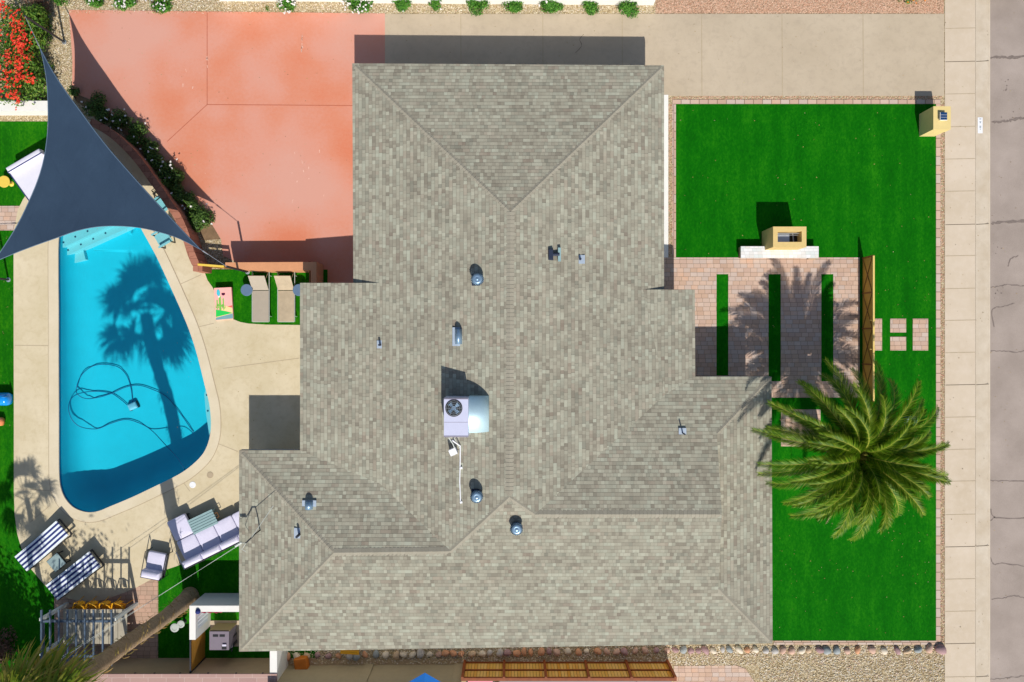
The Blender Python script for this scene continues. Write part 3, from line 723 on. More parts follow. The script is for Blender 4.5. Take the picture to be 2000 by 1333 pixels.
# ridge and hip caps: overlapping folded shingles
def caps(a, b, name='ridge_cap', w=.17, step=.165, dz=.006):
    g = MB(); a, b = Vector(a), Vector(b); L = (b - a).length; t = (b - a).normalized(); s = Vector((t.y, -t.x, 0)).normalized(); n_ = int(L / step)
    for e_, sgn in ((a, 1), (b, -1)):
        if abs(e_.z - HE) < .02: (a if sgn > 0 else b).xyz = e_ + t * .2 * sgn
    L = (b - a).length; n_ = int(L / step)
    for i in range(n_):
        p = a + t * (i * step); q = a + t * min(L, i * step + step * 1.25); z0, z1 = Vector((0, 0, dz + .014)), Vector((0, 0, dz)); j = random.uniform(-.004, .004)
        dr = Vector((0, 0, -w * .33)); sj = s * j
        vs = [p + z0 + sj, q + z1 + sj, p + s * w + z0 + dr, q + s * w + z1 + dr, p - s * w + z0 + dr, q - s * w + z1 + dr, p - Vector((0, 0, -.002)), p + s * w + dr + Vector((0, 0, .004)), p - s * w + dr + Vector((0, 0, .004))]
        g.add(vs, [(0, 2, 3, 1), (0, 1, 5, 4), (6, 7, 2, 0), (8, 6, 0, 4)])
    return g.build(name, M['ridge'], roof, recalc=False)
for a, b in (('C', 'Dd'), ('A', 'C'), ('B', 'C'), ('J', 'Dd'), ('P', 'Dd'), ('Rr', 'J'), ('P', 'Q'), ('NW', 'Rr'), ('SW', 'Rr'), ('NE', 'Tn'), ('SE', 'Ts')):
    caps(V[a], V[b])
# fascia boards, soffit, gable wall, walls
per = ['A', 'B', 'Bb', 'E1', 'E2', 'NE', 'SE', 'SW', 'NW', 'Ws', 'Wn', 'Ab']
perp = [V[k] for k in per]
g = MB()
for i in range(len(perp)):
    a, b = perp[i], perp[(i + 1) % len(perp)]; d_ = (b - a).normalized(); nn = Vector((-d_.y, d_.x, 0)) * .012
    if (a - b).length < .1: continue
    z = min(a.z, b.z)
    g.add([a + nn * 0 - Vector((0, 0, .004)), b - Vector((0, 0, .004)), Vector((b.x, b.y, z - .2)), Vector((a.x, a.y, z - .2)),
           a - nn * 3 - Vector((0, 0, .006)), b - nn * 3 - Vector((0, 0, .006)), Vector((b.x, b.y, z - .2)) - nn * 3, Vector((a.x, a.y, z - .2)) - nn * 3], [(0, 1, 2, 3), (5, 4, 7, 6), (3, 2, 6, 7)])
# raised edges where the low-pitch extensions start
for a, b, c in (('Kn', 'Wn', 'Ab'), ('En', 'E1', 'Bb')):
    g.add([V[a], V[b], Vector((V[b].x, V[b].y, HE - .2)), Vector((V[c].x, V[c].y, HE - .2)), V[c]], [(0, 1, 2, 3, 4)])
g.build('fascia', M['ridge'], house, recalc=False)
g = MB(); g.add([V['Tn'], V['Ts'], V['Q']], [(0, 1, 2)]); g.build('gable_wall', M['tan_stucco'], house)
sof = [(p.x * .997, p.y * .997) for p in perp]
g = MB(); g.prism(sof, 2.02, 2.05, side=False, bottom=True); g.build('soffit', M['white_stucco'], house)
wall = offset_loop([(p.x, p.y) for p in [V['A'], V['B'], Vector((V['B'].x, V['E1'].y, 0)), V['E1'], V['E2'], V['NE'], V['SE'], V['SW'], V['NW'], V['Ws'], V['Wn'], Vector((V['A'].x, V['Wn'].y, 0))]], -.45)
g = MB(); g.prism(wall, 0, 2.02); hw = g.build('wall', M['white_stucco'], house)

def roof_z(px, py, guess=3.0):
    """height of the roof under a photo pixel"""
    from mathutils.bvhtree import BVHTree
    o = Vector((0, .012, D)); d_ = (P(px, py, 1.0) - o).normalized()
    h = BVH.ray_cast(o, d_)
    return h[0]
from mathutils.bvhtree import BVHTree
me = roof.data
BVH = BVHTree.FromPolygons([v.co + house.location for v in me.vertices], [list(p.vertices) for p in me.polygons])

def turbine(px, py):
    c = roof_z(px, py + 2)
    g = MB(); g.box(c + Vector((0, 0, -.04)), (.48, .48, .06)); g.lathe(c, [(.2, -.1), (.2, .16), (.24, .18)], 20); v = g.build('turbine_vent', M['vent_dark'], house)
    g = MB(); N = 22
    prof = [(.16, .16), (.24, .22), (.275, .3), (.265, .37), (.2, .44)]
    for k in range(N):
        a = 2 * math.pi * k / N; vs = []
        for i, (r, z) in enumerate(prof):
            tw = a + i * .1; vs += [c + Vector((r * math.cos(tw), r * math.sin(tw), z)), c + Vector(((r - .03) * math.cos(tw + .2), (r - .03) * math.sin(tw + .2), z))]
        g.add(vs, [(2 * i, 2 * i + 1, 2 * i + 3, 2 * i + 2) for i in range(len(prof) - 1)])
    g.lathe(c, [(.16, .17), (.17, .45)], 16)
    g.build('fin', M['vent_blue'], v, recalc=False)
    g = MB(); g.lathe(c, [(.205, .425), (.21, .44), (.17, .465), (.1, .48), (.08, .465), (.05, .49), (.015, .495)], 24); g.build('cap', M['vent_blue'], v, True)
for x, y in ((933, 545), (932, 965), (1009, 1027)): turbine(x, y)
def flashing_pipe(px, py, name, fl, fsz, off, lean, h, r, mp, rz=0.0):
    c = roof_z(px, py); nrm = Vector((0, 0, 1))
    g = MB(); g.box(c + Vector((off[0], off[1], -.02)), (fsz[0], fsz[1], .035), rz); v = g.build(name, M[fl], house)
    g = MB(); g.tube([c, c + Vector((0, 0, h * .7)), c + Vector((lean[0], lean[1], h))], r, 12); g.build('pipe', M[mp], v)
    return v
flashing_pipe(743, 674, 'vent_pipe', 'vent_flash', (.3, .34), (0, .02), (0, 0), .3, .045, 'vent_dark')
flashing_pipe(1133, 507, 'vent_pipe', 'vent_flash', (.26, .36), (.07, 0), (0, 0), .2, .045, 'vent_dark')
flashing_pipe(585, 1044, 'vent_pipe', 'vent_flash', (.26, .44), (-.1, .05), (0, 0), .4, .055, 'vent_dark')
flashing_pipe(1333, 846, 'vent_pipe', 'vent_flash', (.32, .34), (0, .04), (0, 0), .42, .03, 'vent_dark')
# hooded vents
def hood(px, py, w, l, h, rz, name='hood_vent', m1='vent_flash', m2='vent_blue', slope=.0):
    c = roof_z(px, py); mt = Matrix.Rotation(rz, 3, 'Z')
    g = MB(); g.box(c + Vector((0, 0, -.03)), (w * 1.75, l * 1.25, .045), rz); v = g.build(name, M[m1], house)
    g = MB(); N = 7; vs = []
    for i in range(N + 1):
        a = math.pi * i / N
        for y in (-l / 2, l / 2): vs.append(c + mt @ Vector((math.cos(a) * w / 2, y, .02 + math.sin(a) * h)))
    g.add(vs, [(2 * i, 2 * i + 1, 2 * i + 3, 2 * i + 2) for i in range(N)] + [[2 * i for i in range(N + 1)][::-1], [2 * i + 1 for i in range(N + 1)]])
    g.build('hood', M[m2], v, True)
hood(896, 658, .3, .62, .3, 0)
hood(604, 987, .34, .32, .2, 0)
c = roof_z(1083, 498)
g = MB(); g.tube([c + Vector((-.12, 0, .12)), c + Vector((.2, 0, .1))], .07, 10); g.box(c + Vector((-.16, 0, .0)), (.22, .48, .22), 0, .8); v = g.build('tee_vent', M['vent_dark'], house)
g = MB(); g.box(c + Vector((.2, 0, 0)), (.12, .56, .12)); g.build('flashing', M['teal_slat'], v)
# service mast with its shadow-casting bracket, on the south-west wing
mc = roof_z(508, 1036)
mast = thing('service_mast', mc, 'dark leaning service mast with looping drip wires on the southwest roof wing', 'utility mast')
top = P(505, 1040, 4.1)
g = MB(); g.tube([mc - Vector((0, 0, .1)), mc + Vector((.0, .0, .6)), mc + Vector((-.02, -.06, 1.0)), mc + Vector((-.16, -.2, 1.08)), mc + Vector((-.24, -.26, .98))], .03, 8); g.build('pole', M['dark_steel'], mast)
g = MB(); g.tube([mc + Vector((-.24, -.26, .98)), mc + Vector((-.5, -.34, .7)), mc + Vector((-.62, -.44, .8))], .02, 8); g.tube([mc + Vector((-.18, -.22, 1.06)), mc + Vector((-.4, -.5, .85)), mc + Vector((-.55, -.62, .62)), mc + Vector((-.4, -.75, .55))], .012, 6)
g.tube([mc + Vector((-.5, -.3, .75)), mc + Vector((-.75, -.45, .8))], .05, 8); g.build('drip_loop', M['white_frame'], mast)
# overhead wires running to the south-west
w0 = mc + Vector((-.6, -.42, .8))
ends = [(P(145, 1268, 3.0), .0), (P(118, 1290, 2.85), .07)]
for i, (e, s) in enumerate(ends):
    dd = (e - w0); far = w0 + dd * 2.4 + Vector((0, 0, 1.2)); pts = []
    for k in range(41):
        t = k / 40; p = w0.lerp(far, t); p.z -= 1.1 * math.sin(math.pi * t) * .6 + s; pts.append(p + Vector((s, s, 0)))
    g = MB(); g.tube(pts, .0065, 5)
    single(g, 'overhead_wire', M['white_frame'], ['upper of two overhead wires strung from the roof mast across the backyard', 'lower overhead wire strung from the roof mast past the palm trunk'][i], 'wire', 'overhead wires')
g = MB(); g.tube([mc + Vector((-.02, -.06, .98)), P(534, 988, 3.2)], .012, 5); g.build('guy_wire', M['white_frame'], mast)

# rooftop air conditioner
ac0 = roof_z(900, 830); zr = ac0.z
ac = thing('air_conditioner', ac0, 'boxy rooftop air conditioner with round fan and curved sheet metal duct', 'air conditioner')
ht = zr + 1.05
a, b = P(867, 778, ht), P(914.5, 854, ht)
g = MB(); g.prism([(a.x, b.y), (b.x, b.y), (b.x, a.y), (a.x, a.y)], zr - .1, ht, bottom=True); cs = g.build('case', M['lilac_metal'], ac)
fc = P(886.5, 797.5, ht)
g = MB(); g.lathe(fc, [(.33, .001), (.345, .02), (.31, .022), (.3, .006)], 28); g.build('fan_ring', M['dark_steel'], ac)
g = MB(); g.lathe(fc, [(.3, .004), (.28, .008)], 28); fw = g.build('fan_well', M['black'], ac)
g = MB()
for k in range(4):
    a_ = k * math.pi / 2 + .5; vs = [fc + Vector((math.cos(a_ + q) * r, math.sin(a_ + q) * r, z)) for r, q, z in ((.07, -.3, .012), (.26, -.1, .014), (.27, .55, .03), (.08, .6, .03))]
    g.add(vs, [(0, 1, 2, 3)])
g.lathe(fc, [(.08, .01), (.08, .04)], 12); g.build('fan_blade', M['vent_blue'], ac, recalc=False)
g = MB()
for r_ in (.09, .16, .23, .3): g.tube([fc + Vector((r_ * math.cos(k * .393), r_ * math.sin(k * .393), .05)) for k in range(17)], .006, 4)
for k in range(6): g.tube([fc + Vector((0, 0, .05)), fc + Vector((.33 * math.cos(k * 1.047), .33 * math.sin(k * 1.047), .04))], .005, 4)
g.build('fan_guard', M['steel'], ac)
g = MB(); g.box(((a.x + b.x) / 2, a.y * .38 + b.y * .62, ht - .001), (b.x - a.x - .02, .012, .004)); g.build('panel_seam', M['heater'], ac)
for yy in (a.y - .03, b.y + .03): g = MB(); g.box(((a.x + b.x) / 2, yy, ht - .001), (b.x - a.x, .03, .012)); g.build('panel_lip', M['heater'], ac)
x0, x1 = P(914.5, 0, ht).x, P(957, 0, zr + .3).x; y0, y1 = P(0, 848, ht).y, P(0, 776, ht).y
g = MB(); vs = []; N = 12
for i in range(N + 1):
    an = math.pi / 2 * (1 - i / N); vs += [Vector((x0 + (x1 - x0) * math.cos(an), yy, zr + .1 + .62 * math.sin(an))) for yy in (y0, y1)]
vs += [Vector((x1, y0, zr - .3)), Vector((x1, y1, zr - .3)), Vector((x0, y0, zr - .3)), Vector((x0, y1, zr - .3))]
K = 2 * (N + 1)
g.add(vs, [(2 * i, 2 * i + 1, 2 * i + 3, 2 * i + 2) for i in range(N + 1)] + [[2 * i for i in range(N + 2)] + [K + 2], ([2 * i + 1 for i in range(N + 2)] + [K + 3])[::-1]])
du = g.build('duct', M['duct'], ac, False)
for p_ in du.data.polygons: p_.use_smooth = abs(p_.normal.y) < .5 and len(p_.vertices) == 4
g = MB()
for yy in (y0, y1): g.box((x1 + .015, yy, zr - .15), (.03, .03, .45))
g.box((x1 + .015, (y0 + y1) / 2, zr + .1), (.035, abs(y1 - y0), .04)); g.build('duct_flange', M['white_paint'], ac)
g = MB()
for x, y in ((870, 853), (911, 853)): p = P(x, y, zr + .2); g = MB(); g.box((p.x, p.y, zr - .1), (.06, .06, .3)); g.build('foot', M['dark_steel'], ac)
# refrigerant lines and isolator box
ln = thing('conduit_run', roof_z(898, 900), 'thin white conduit running south from the air conditioner down the roof', 'conduit')
g = MB(); pts = [roof_z(x, y) + Vector((0, 0, .05)) for x, y in ((886, 857), (890, 862), (899, 871), (899, 900), (898, 940), (899.5, 972), (899.5, 982))]; pts[0].z += .5; pts[1].z += .3
g.tube(pts, .028, 6); g.build('pipe', M['white_paint'], ln)
g = MB()
for x, y in ((901, 914), (901, 981)): g = MB(); g.box(roof_z(x, y), (.1, .08, .08), .3); g.build('clip', M['white_paint'], ln)
bx = roof_z(886, 881)
ib = thing('isolator_box', bx, 'small tilted white switch box beside the air conditioner lines', 'electrical box')
g = MB(); g.box(bx, (.3, .26, .34), R(24)); g.build('box', M['white_paint'], ib)
g = MB(); g.tube([bx + Vector((.1, .08, .3)), bx + Vector((0, .35, .4)), bx + Vector((-.16, .62, .5))], .02, 6); g.tube([bx + Vector((.12, 0, .12)), bx + Vector((.3, .05, .05)), bx + Vector((.05, .6, .4))], .016, 6); g.build('cable', M['white_frame'], ib)

# ------------------------------------------------------------------ front yard furniture
# outdoor fireplace
fp = thing('outdoor_fireplace', G(1528, 478), 'ochre stucco outdoor fireplace with open rectangular chimney top', 'fireplace')
H = 1.4
tl, br = P(1510, 443, H), P(1575, 483, H); hx = (P(1519, 0, H).x, P(1566, 0, H).x); hy = (P(0, 473, H).y, P(0, 452, H).y)
g = MB(); out = [(tl.x, br.y), (br.x, br.y), (br.x, tl.y), (tl.x, tl.y)]; ho = [(hx[0], hy[0]), (hx[0], hy[1]), (hx[1], hy[1]), (hx[1], hy[0])]
g.prism(out, 0, H, [ho]); g.build('body', M['ochre_stucco'], fp)
g = MB(); g.prism([(hx[0] + .0, hy[0] + .0), (hx[1], hy[0]), (hx[1], hy[1]), (hx[0], hy[1])], .3, .9, side=False); g.build('flue_floor', M['dark_steel'], fp)
g = MB(); g.box(((hx[0] + .33), (hy[0] + .22), .92), (.6, .36, .2)); g.build('burner', M['steel'], fp)
g = MB(); g.tube([(hx[0], hy[1] - .06, 1.2), (hx[1], hy[1] - .06, 1.2)], .02, 6); g.tube([(hx[0], hy[1] - .13, 1.12), (hx[1], hy[1] - .13, 1.12)], .015, 6); g.tube([(hx[1] - .25, hy[1], 1.0), (hx[1] - .2, hy[0], 1.0)], .03, 6); g.build('grate', M['steel'], fp)
bn = thing('tiled_bench', G(1522, 494), 'white tiled bench in front of the ochre outdoor fireplace', 'bench')
g = MB(); a, b = P(1447, 481.5, .42), P(1599, 504.5, .42); g.prism([(a.x, b.y), (b.x, b.y), (b.x, a.y), (a.x, a.y)], .36, .42, bottom=True); g.build('seat', M['marble'], bn)
g = MB(); g.prism([(a.x + .03, b.y + .04), (b.x - .03, b.y + .04), (b.x - .03, a.y - .01), (a.x + .03, a.y - .01)], 0, .36); g.build('base', M['tan_stucco'], bn)
g = MB(); c = G(1583, 506); g.box(c, (.36, .08, .2)); single(g, 'gas_key_box', M['tan_stucco'], 'small tan box on the pavers at the right end of the tiled bench', 'box')
# mailbox pillar
mp = thing('mailbox_pillar', G(1810, 248), 'yellow stucco mailbox pillar at the corner of lawn and sidewalk', 'mailbox')
a, b = P(1823, 208, 1.1), P(1857, 253, 1.1); b0 = G(1825, 265)
g = MB(); bl = [Vector((a.x, b.y, 0)), Vector((b0.x, b.y, 0)), Vector((b0.x, a.y, 0)), Vector((a.x, a.y, 0))]
zc = .62
lo = bl; mid = [v + Vector((0, 0, zc)) for v in bl]
hi = [Vector((a.x, b.y, zc + .12)), Vector((b.x, b.y, zc + .12)), Vector((b.x, a.y, zc + .12)), Vector((a.x, a.y, zc + .12))]; tp = [Vector((v.x, v.y, 1.1)) for v in hi]
g.add(lo + mid + hi + tp, [(i + 4 * j, (i + 1) % 4 + 4 * j, (i + 1) % 4 + 4 * (j + 1), i + 4 * (j + 1)) for j in range(3) for i in range(4)] + [(12, 13, 14, 15)])
g.build('pillar', M['mailbox_stucco'], mp)
g = MB(); g.box((b.x + .012, (a.y + b.y) / 2 - .05, .72), (.024, .55, .3)); dr = g.build('mail_door', M['dark_steel'], mp)
sc_ = P(1840, 229, 1.12)
lt = thing('solar_light', (sc_.x, sc_.y, 1.1), 'small blue-topped solar light on the mailbox pillar', 'solar light')
g = MB(); g.box((sc_.x - .02, sc_.y, 1.1), (.24, .3, .05)); g.box((sc_.x - .02, sc_.y, 1.15), (.14, .16, .06)); g.build('base', M['steel'], lt)
g = MB(); g.box((sc_.x, sc_.y, 1.22), (.3, .34, .03), 0, 1, 0, .05); g.build('panel', M['solar'], lt)
g = MB()
for k in (-1, 1): g.box((sc_.x + .0, sc_.y + k * .055, 1.252), (.28, .008, .003), 0, 1, 0, .05)
g.box((sc_.x, sc_.y - .176, 1.21), (.31, .014, .05)); g.box((sc_.x - .155, sc_.y, 1.2), (.014, .34, .05)); g.build('trim', M['white_paint'], lt)
# painted address plate on the kerb
g = MB(); a, b = G(1909, 230, .0), G(1918.5, 261, 0); pl = thing('address_plate', G(1914, 246, .024), 'white painted address rectangle on the kerb beside the sidewalk', 'address marking')
g.prism([(a.x, b.y), (b.x, b.y), (b.x, a.y), (a.x, a.y)], .02, .026); g.build('plate', M['white_paint'], pl)
g = MB()
for y_, L_ in ((233.2, .1), (238.6, .09), (240.6, .05), (247.4, .09), (249.6, .09), (253.0, .05)):
    g = MB(); c = G(1914, y_, .0265); g.box(c, (L_ * .9, .045, .002)); g.build('worn_mark', M['lampglass'], pl)
# ochre front fence with crossed panels
ff = thing('panel_fence', G(1683, 640), 'low ochre metal panel fence with crossed braces beside the front pavers', 'fence')
ya, yb, Hf = 505, 780, 1.0; xf = G(1684.5, 0).x
g = MB(); ys_ = [ya + (yb - ya) * k / 4 for k in range(5)]
for k in range(4): c = G(0, (ys_[k] + ys_[k + 1]) / 2); g.box((xf, c.y, .04), (.03, (ys_[1] - ys_[0]) / PM - .06, Hf - .1)); 
g.build('panel', M['brass_wood'], ff)
g = MB()
for k in range(4):
    y0_, y1_ = G(0, ys_[k] + 2).y, G(0, ys_[k + 1] - 2).y
    for a_, b_ in (((y0_, .1), (y1_, Hf - .1)), ((y0_, Hf - .1), (y1_, .1))): g.tube([(xf - .03, a_[0], a_[1]), (xf - .03, b_[0], b_[1])], .018, 4)
g.build('brace', M['wood'], ff)
g = MB(); c = G(0, (ya + yb) / 2); g.box((xf, c.y, Hf - .05), (.075, (yb - ya) / PM, .06)); g.build('top_rail', M['brass_trim'], ff)
for k in range(5): g = MB(); g.box((xf, G(0, ys_[k]).y, 0), (.07, .07, Hf - .02)); g.build('post', M['wood'], ff)
for y in (627, 682): g = MB(); g.tube([(xf - .12, G(0, y).y, .9), (xf + .1, G(0, y).y, .98)], .014, 6); g.build('latch', M['brass_trim'], ff)
g = MB(); g.rbox(G(1775, 822), (.5, .42, .28), .1, .04); single(g, 'utility_box_lid', M['teal_slat'], 'pale grey utility box in the lawn behind the palm fronds', 'utility box', None, True)

# ------------------------------------------------------------------ boundary walls and fences
wl = thing('garden_wall', G(850, 0), 'white garden wall along the north side of the driveway', 'wall')
g = MB(); g.prism(gp([(430, 3), (652, 4), (724, 7), (1276, 11), (1276, 4), (724, 0), (652, -4), (430, -5)]), 0, 1.15); g.build('wall_body', M['white_stucco'], wl)
g = MB(); g.prism(gp([(-300, 211), (122, 211), (122, 226), (-300, 226)]), 0, .75)
wn = thing('backyard_wall', G(40, 215), 'low cream wall between the red-flowered hedge and the backyard turf', 'wall'); g.build('wall_body', M['white_stucco'], wn)
g = MB(); g.prism(gp([(-300, 209), (124, 209), (124, 228), (-300, 228)]), .75, .8, bottom=True); g.build('cap', M['white_stucco'], wn)
# curved terracotta wall
cw = thing('curved_wall', G(300, 360), 'curved terracotta block wall between the pool deck and the planting bed', 'wall')
cl = smooth_loop([(176, 238), (200, 250), (222, 265), (245, 286), (268, 311), (288, 338), (308, 366), (328, 396), (345, 421), (357, 446), (366, 472), (373, 495), (382, 516)], 4, False)
Hc = 1.1; ctr = [P(x, y, Hc) for x, y in cl]
def ribbon(g, ctr, w, z0, z1):
    lf, rt = [], []
    for i, p in enumerate(ctr):
        t = (ctr[min(i + 1, len(ctr) - 1)] - ctr[max(i - 1, 0)]).normalized(); a = Vector((-t.y, t.x, 0)) * w / 2; lf.append((p.x + a.x, p.y + a.y)); rt.append((p.x - a.x, p.y - a.y))
    g.prism(rt + lf[::-1], z0, z1, bottom=True)
g = MB(); ribbon(g, ctr, .26, 0, Hc - .06); g.build('wall_body', M['brick_wall'], cw)
for i in range(0, len(ctr) - 3, 3):
    g = MB(); seg = ctr[i:i + 4]
    if i: seg = [seg[0].lerp(seg[1], .06)] + seg[1:]
    ribbon(g, seg, .34, Hc - .06 + .002 * (i % 2), Hc + random.uniform(-.004, .006)); g.build('coping_block', M['brick_wall'], cw)
g = MB(); c = P(386, 521, 1.0); g.box((c.x, c.y, 0), (.42, .42, 1.0)); g.build('end_pier', M['brick_wall'], cw)
# terracotta garden wall with the gate
tw = thing('terracotta_wall', G(530, 522), 'smooth terracotta garden wall behind the two sling loungers', 'wall')
Ht = 1.15; q = [P(x, y, Ht) for x, y in ((440, 513), (618, 512), (618, 565), (607, 565), (607, 528), (497, 528), (440, 522))]
g = MB(); g.prism([(p.x, p.y) for p in q][::-1], 0, Ht); g.build('wall_body', M['orange_wall'], tw)
bf = thing('board_fence', G(625, 530), 'short brown board fence at the east end of the terracotta wall', 'fence')
g = MB(); g.box(G(617, 545), (.06, 1.3, .98)); g.build('boards', M['wood'], bf)
g = MB(); g.box(G(617, 518), (.1, .1, 1.0)); g.build('post', M['rails'], bf)
gt = thing('garden_gate', G(415, 520), 'yellow-topped wooden garden gate between curved wall and terracotta wall', 'gate')
a, b = P(386, 517, 1.08), P(437, 521, 1.08); dx = (b - a)
g = MB()
for k in range(9):
    p = a.lerp(b, (k + .5) / 9); g.box((p.x, p.y, .06), (.125, .03, .74))
g.build('boards', M['wood'], gt)
g = MB(); m_ = a.lerp(b, .5); g.box((m_.x, m_.y, .98), (dx.length, .09, .1), math.atan2(dx.y, dx.x)); g.build('top_rail', M['yellow'], gt)
g = MB(); g.box((m_.x, m_.y, .78), (dx.length, .05, .05), math.atan2(dx.y, dx.x))
for t in (.02, .5, .98): p = a.lerp(b, t); g.box((p.x, p.y, .0), (.06, .06, 1.0))
g.build('frame', M['wood'], gt)
# south boundary: block wall, return wall, concrete-faced wall, plank fence
sw = thing('block_wall', G(350, 1292), 'tan block wall with mauve cap blocks along the south edge of the backyard', 'wall')
Hs = 1.6; a, b = P(225, 1318, Hs), P(540, 1318, Hs)
g = MB(); g.prism([(G(60, 0).x, a.y - .4), (b.x, a.y - .4), (b.x, a.y), (G(60, 0).x, a.y)], 0, Hs - .06); g.build('wall_body', M['tan_stucco'], sw)
g = MB(); g.prism([(G(60, 0).x, a.y - .42), (b.x + .02, a.y - .42), (b.x + .02, a.y + .02), (G(60, 0).x, a.y + .02)], Hs - .06, Hs, bottom=True); g.build('cap', M['mauve_block'], sw)
g = MB()
for x in (262, 300, 350, 405, 460, 512): p = P(x, 1316.5, Hs); g.box((p.x, p.y, Hs - .1), (.07, .03, .06))
g.build('bracket', M['dark_steel'], sw)
rw = thing('return_wall', G(548, 1300), 'short white return wall joining the house to the south boundary wall', 'wall')
a = P(527, 1270, 1.55); b = P(541, 1345, 1.55); g = MB(); g.prism([(a.x, b.y), (b.x, b.y), (b.x, a.y + .3), (a.x, a.y + .3)], 0, 1.55); g.build('wall_body', M['white_stucco'], rw)
nw = thing('neighbour_wall', G(730, 1300), 'plain tan wall with pilasters south of the shaded stone row', 'wall')
g = MB(); g.prism(gp([(549, 1315), (904, 1315), (904, 1297.5), (549, 1300)]), 0, 1.9); g.build('wall_body', M['tan_wall'], nw)
for x in (722, 897): g = MB(); g.box(G(x, 1298.5), (.42, .12, 1.96)); g.build('pilaster', M['tan_wall'], nw)
pf = thing('plank_fence', G(1110, 1292), 'golden plank fence with reddish posts and rails south of the house', 'fence')
Hp = 1.62; xa, xb = G(908, 0).x, G(1303, 0).x; yf = G(0, 1291.5).y
g = MB(); g.prism([(xa, yf - .07), (xb, yf - .07), (xb, yf - .045), (xa, yf - .045)], .05, Hp - .02); g.build('planks', M['pickets'], pf)
for z in (.06, .78, 1.5): g = MB(); g.box(((xa + xb) / 2, yf - .02, z), (xb - xa, .045, .09)); g.build('rail', M['rails'], pf)
g = MB(); g.box(((xa + xb) / 2, yf - .05, Hp), (xb - xa + .1, .13, .035)); g.build('top_cap', M['rails'], pf)
for x in (908, 985, 1063, 1143, 1222, 1303): g = MB(); g.box((G(x, 0).x, yf + .02, 0), (.11, .1, Hp + .04)); g.build('post', M['rails'], pf)
for s, e in ((1220, 1240),):
    g = MB(); g.tube([G(1222, 1291, 1.3), G(1250, 1350, 1.9)], .012, 5); single(g, 'guy_cable', M['white_frame'], 'thin pale cable leaning over the plank fence', 'cable')
# white L-shaped equipment enclosure
en = thing('equipment_enclosure', G(430, 1180), 'white L-shaped wall around the pool equipment beside the house', 'wall')
He_ = 1.55; x0, y0 = P(370, 0, He_).x, P(0, 1183.5, He_).y; x1 = P(500, 0, He_).x; t1 = P(0, 1195.5, He_).y; xi = P(382, 0, He_).x; y2 = P(0, 1250, He_).y
g = MB(); g.prism([(x0, y0), (x0, y2), (xi, y2), (xi, t1), (x1, t1), (x1, y0)], 0, He_); g.build('wall_body', M['white_stucco'], en)
tw2 = thing('hung_towel', (xi, t1, 1.4), 'raspberry towel with pale stripes hung inside the white enclosure wall', 'towel')
g = MB(); N = 12; vs = []
for i in range(N + 1):
    x = xi + .03 + i * .09; y = t1 - .05 - .03 * math.sin(i * 2.1); vs += [(x, y, He_ - .02), (x + .02, y - .02, He_ - .22)]
g.add(vs, [(2 * i, 2 * i + 1, 2 * i + 3, 2 * i + 2) for i in range(N)]); g.build('band', M['redcloth'], tw2, recalc=False)
g = MB(); vs = []
for i in range(N + 1):
    x = xi + .05 + .025 * math.sin(i * 2.3); y = t1 - .08 - i * .06; vs += [(x, y, He_ - .12), (x + .03, y, .5)]
g.add(vs, [(2 * i, 2 * i + 1, 2 * i + 3, 2 * i + 2) for i in range(N)]); g.build('drape', M['white_cloth'], tw2, recalc=False)
g = MB(); g.lathe(P(387, 1194.5, He_ + .0), [(.1, -.05), (.12, .02), (.09, .09), (.02, .11)], 14); single(g, 'wall_lantern', M['navy'], 'small dark blue round lamp in the corner of the white enclosure', 'lamp', None, True)
wg = thing('slatted_gate', G(398, 1262), 'dark-framed gate with golden slats next to the equipment enclosure', 'gate')
gx = P(371.5, 0, 1.5).x; gy0, gy1 = P(0, 1251, 1.5).y, P(0, 1314, 1.5).y
g = MB(); g.box((gx, (gy0 + gy1) / 2, .05), (.03, abs(gy1 - gy0) - .04, 1.42)); g.build('slats', M['slatwood'], wg)
g = MB(); g.box((gx, (gy0 + gy1) / 2, 1.45), (.06, abs(gy1 - gy0), .05)); g.box((gx, gy0, 0), (.07, .07, 1.5)); g.box((gx, gy1, 0), (.07, .07, 1.5)); g.build('frame', M['dark_steel'], wg)
# equipment pad, heater and pumps
g = MB(); g.prism(rect(412, 1212, 500, 1262), 0, .06); struct(g, 'equipment_pad', M['driveway'])
ht_ = thing('pool_heater', G(440, 1240), 'grey pool heater box with two slot vents inside the enclosure', 'pool heater')
a, b = P(409, 1234, .95), P(447, 1270, .95)
g = MB(); g.prism([(a.x, b.y), (b.x, b.y), (b.x, a.y), (a.x, a.y)], .1, .95); g.build('case', M['heater'], ht_)
g = MB(); cc = (a + b) / 2; g.box((cc.x, a.y + .02, .1), (b.x - a.x + .04, .05, .8)); g.build('trim', M['heater_top'], ht_)
for x in (421, 434): g = MB(); p = P(x, 1242, .955); g.box(p - Vector((0, 0, .01)), (.24, .1, .018)); g.build('slot_vent', M['black'], ht_)
p = P(438, 1265, .96); g = MB(); g.box(p - Vector((0, 0, .02)), (.2, .16, .05)); g.build('control_box', M['black'], ht_)
g = MB(); g.box(P(438, 1261, 1.0) - Vector((0, 0, .02)), (.18, .08, .03)); g.build('control_lid', M['cushion'], ht_)
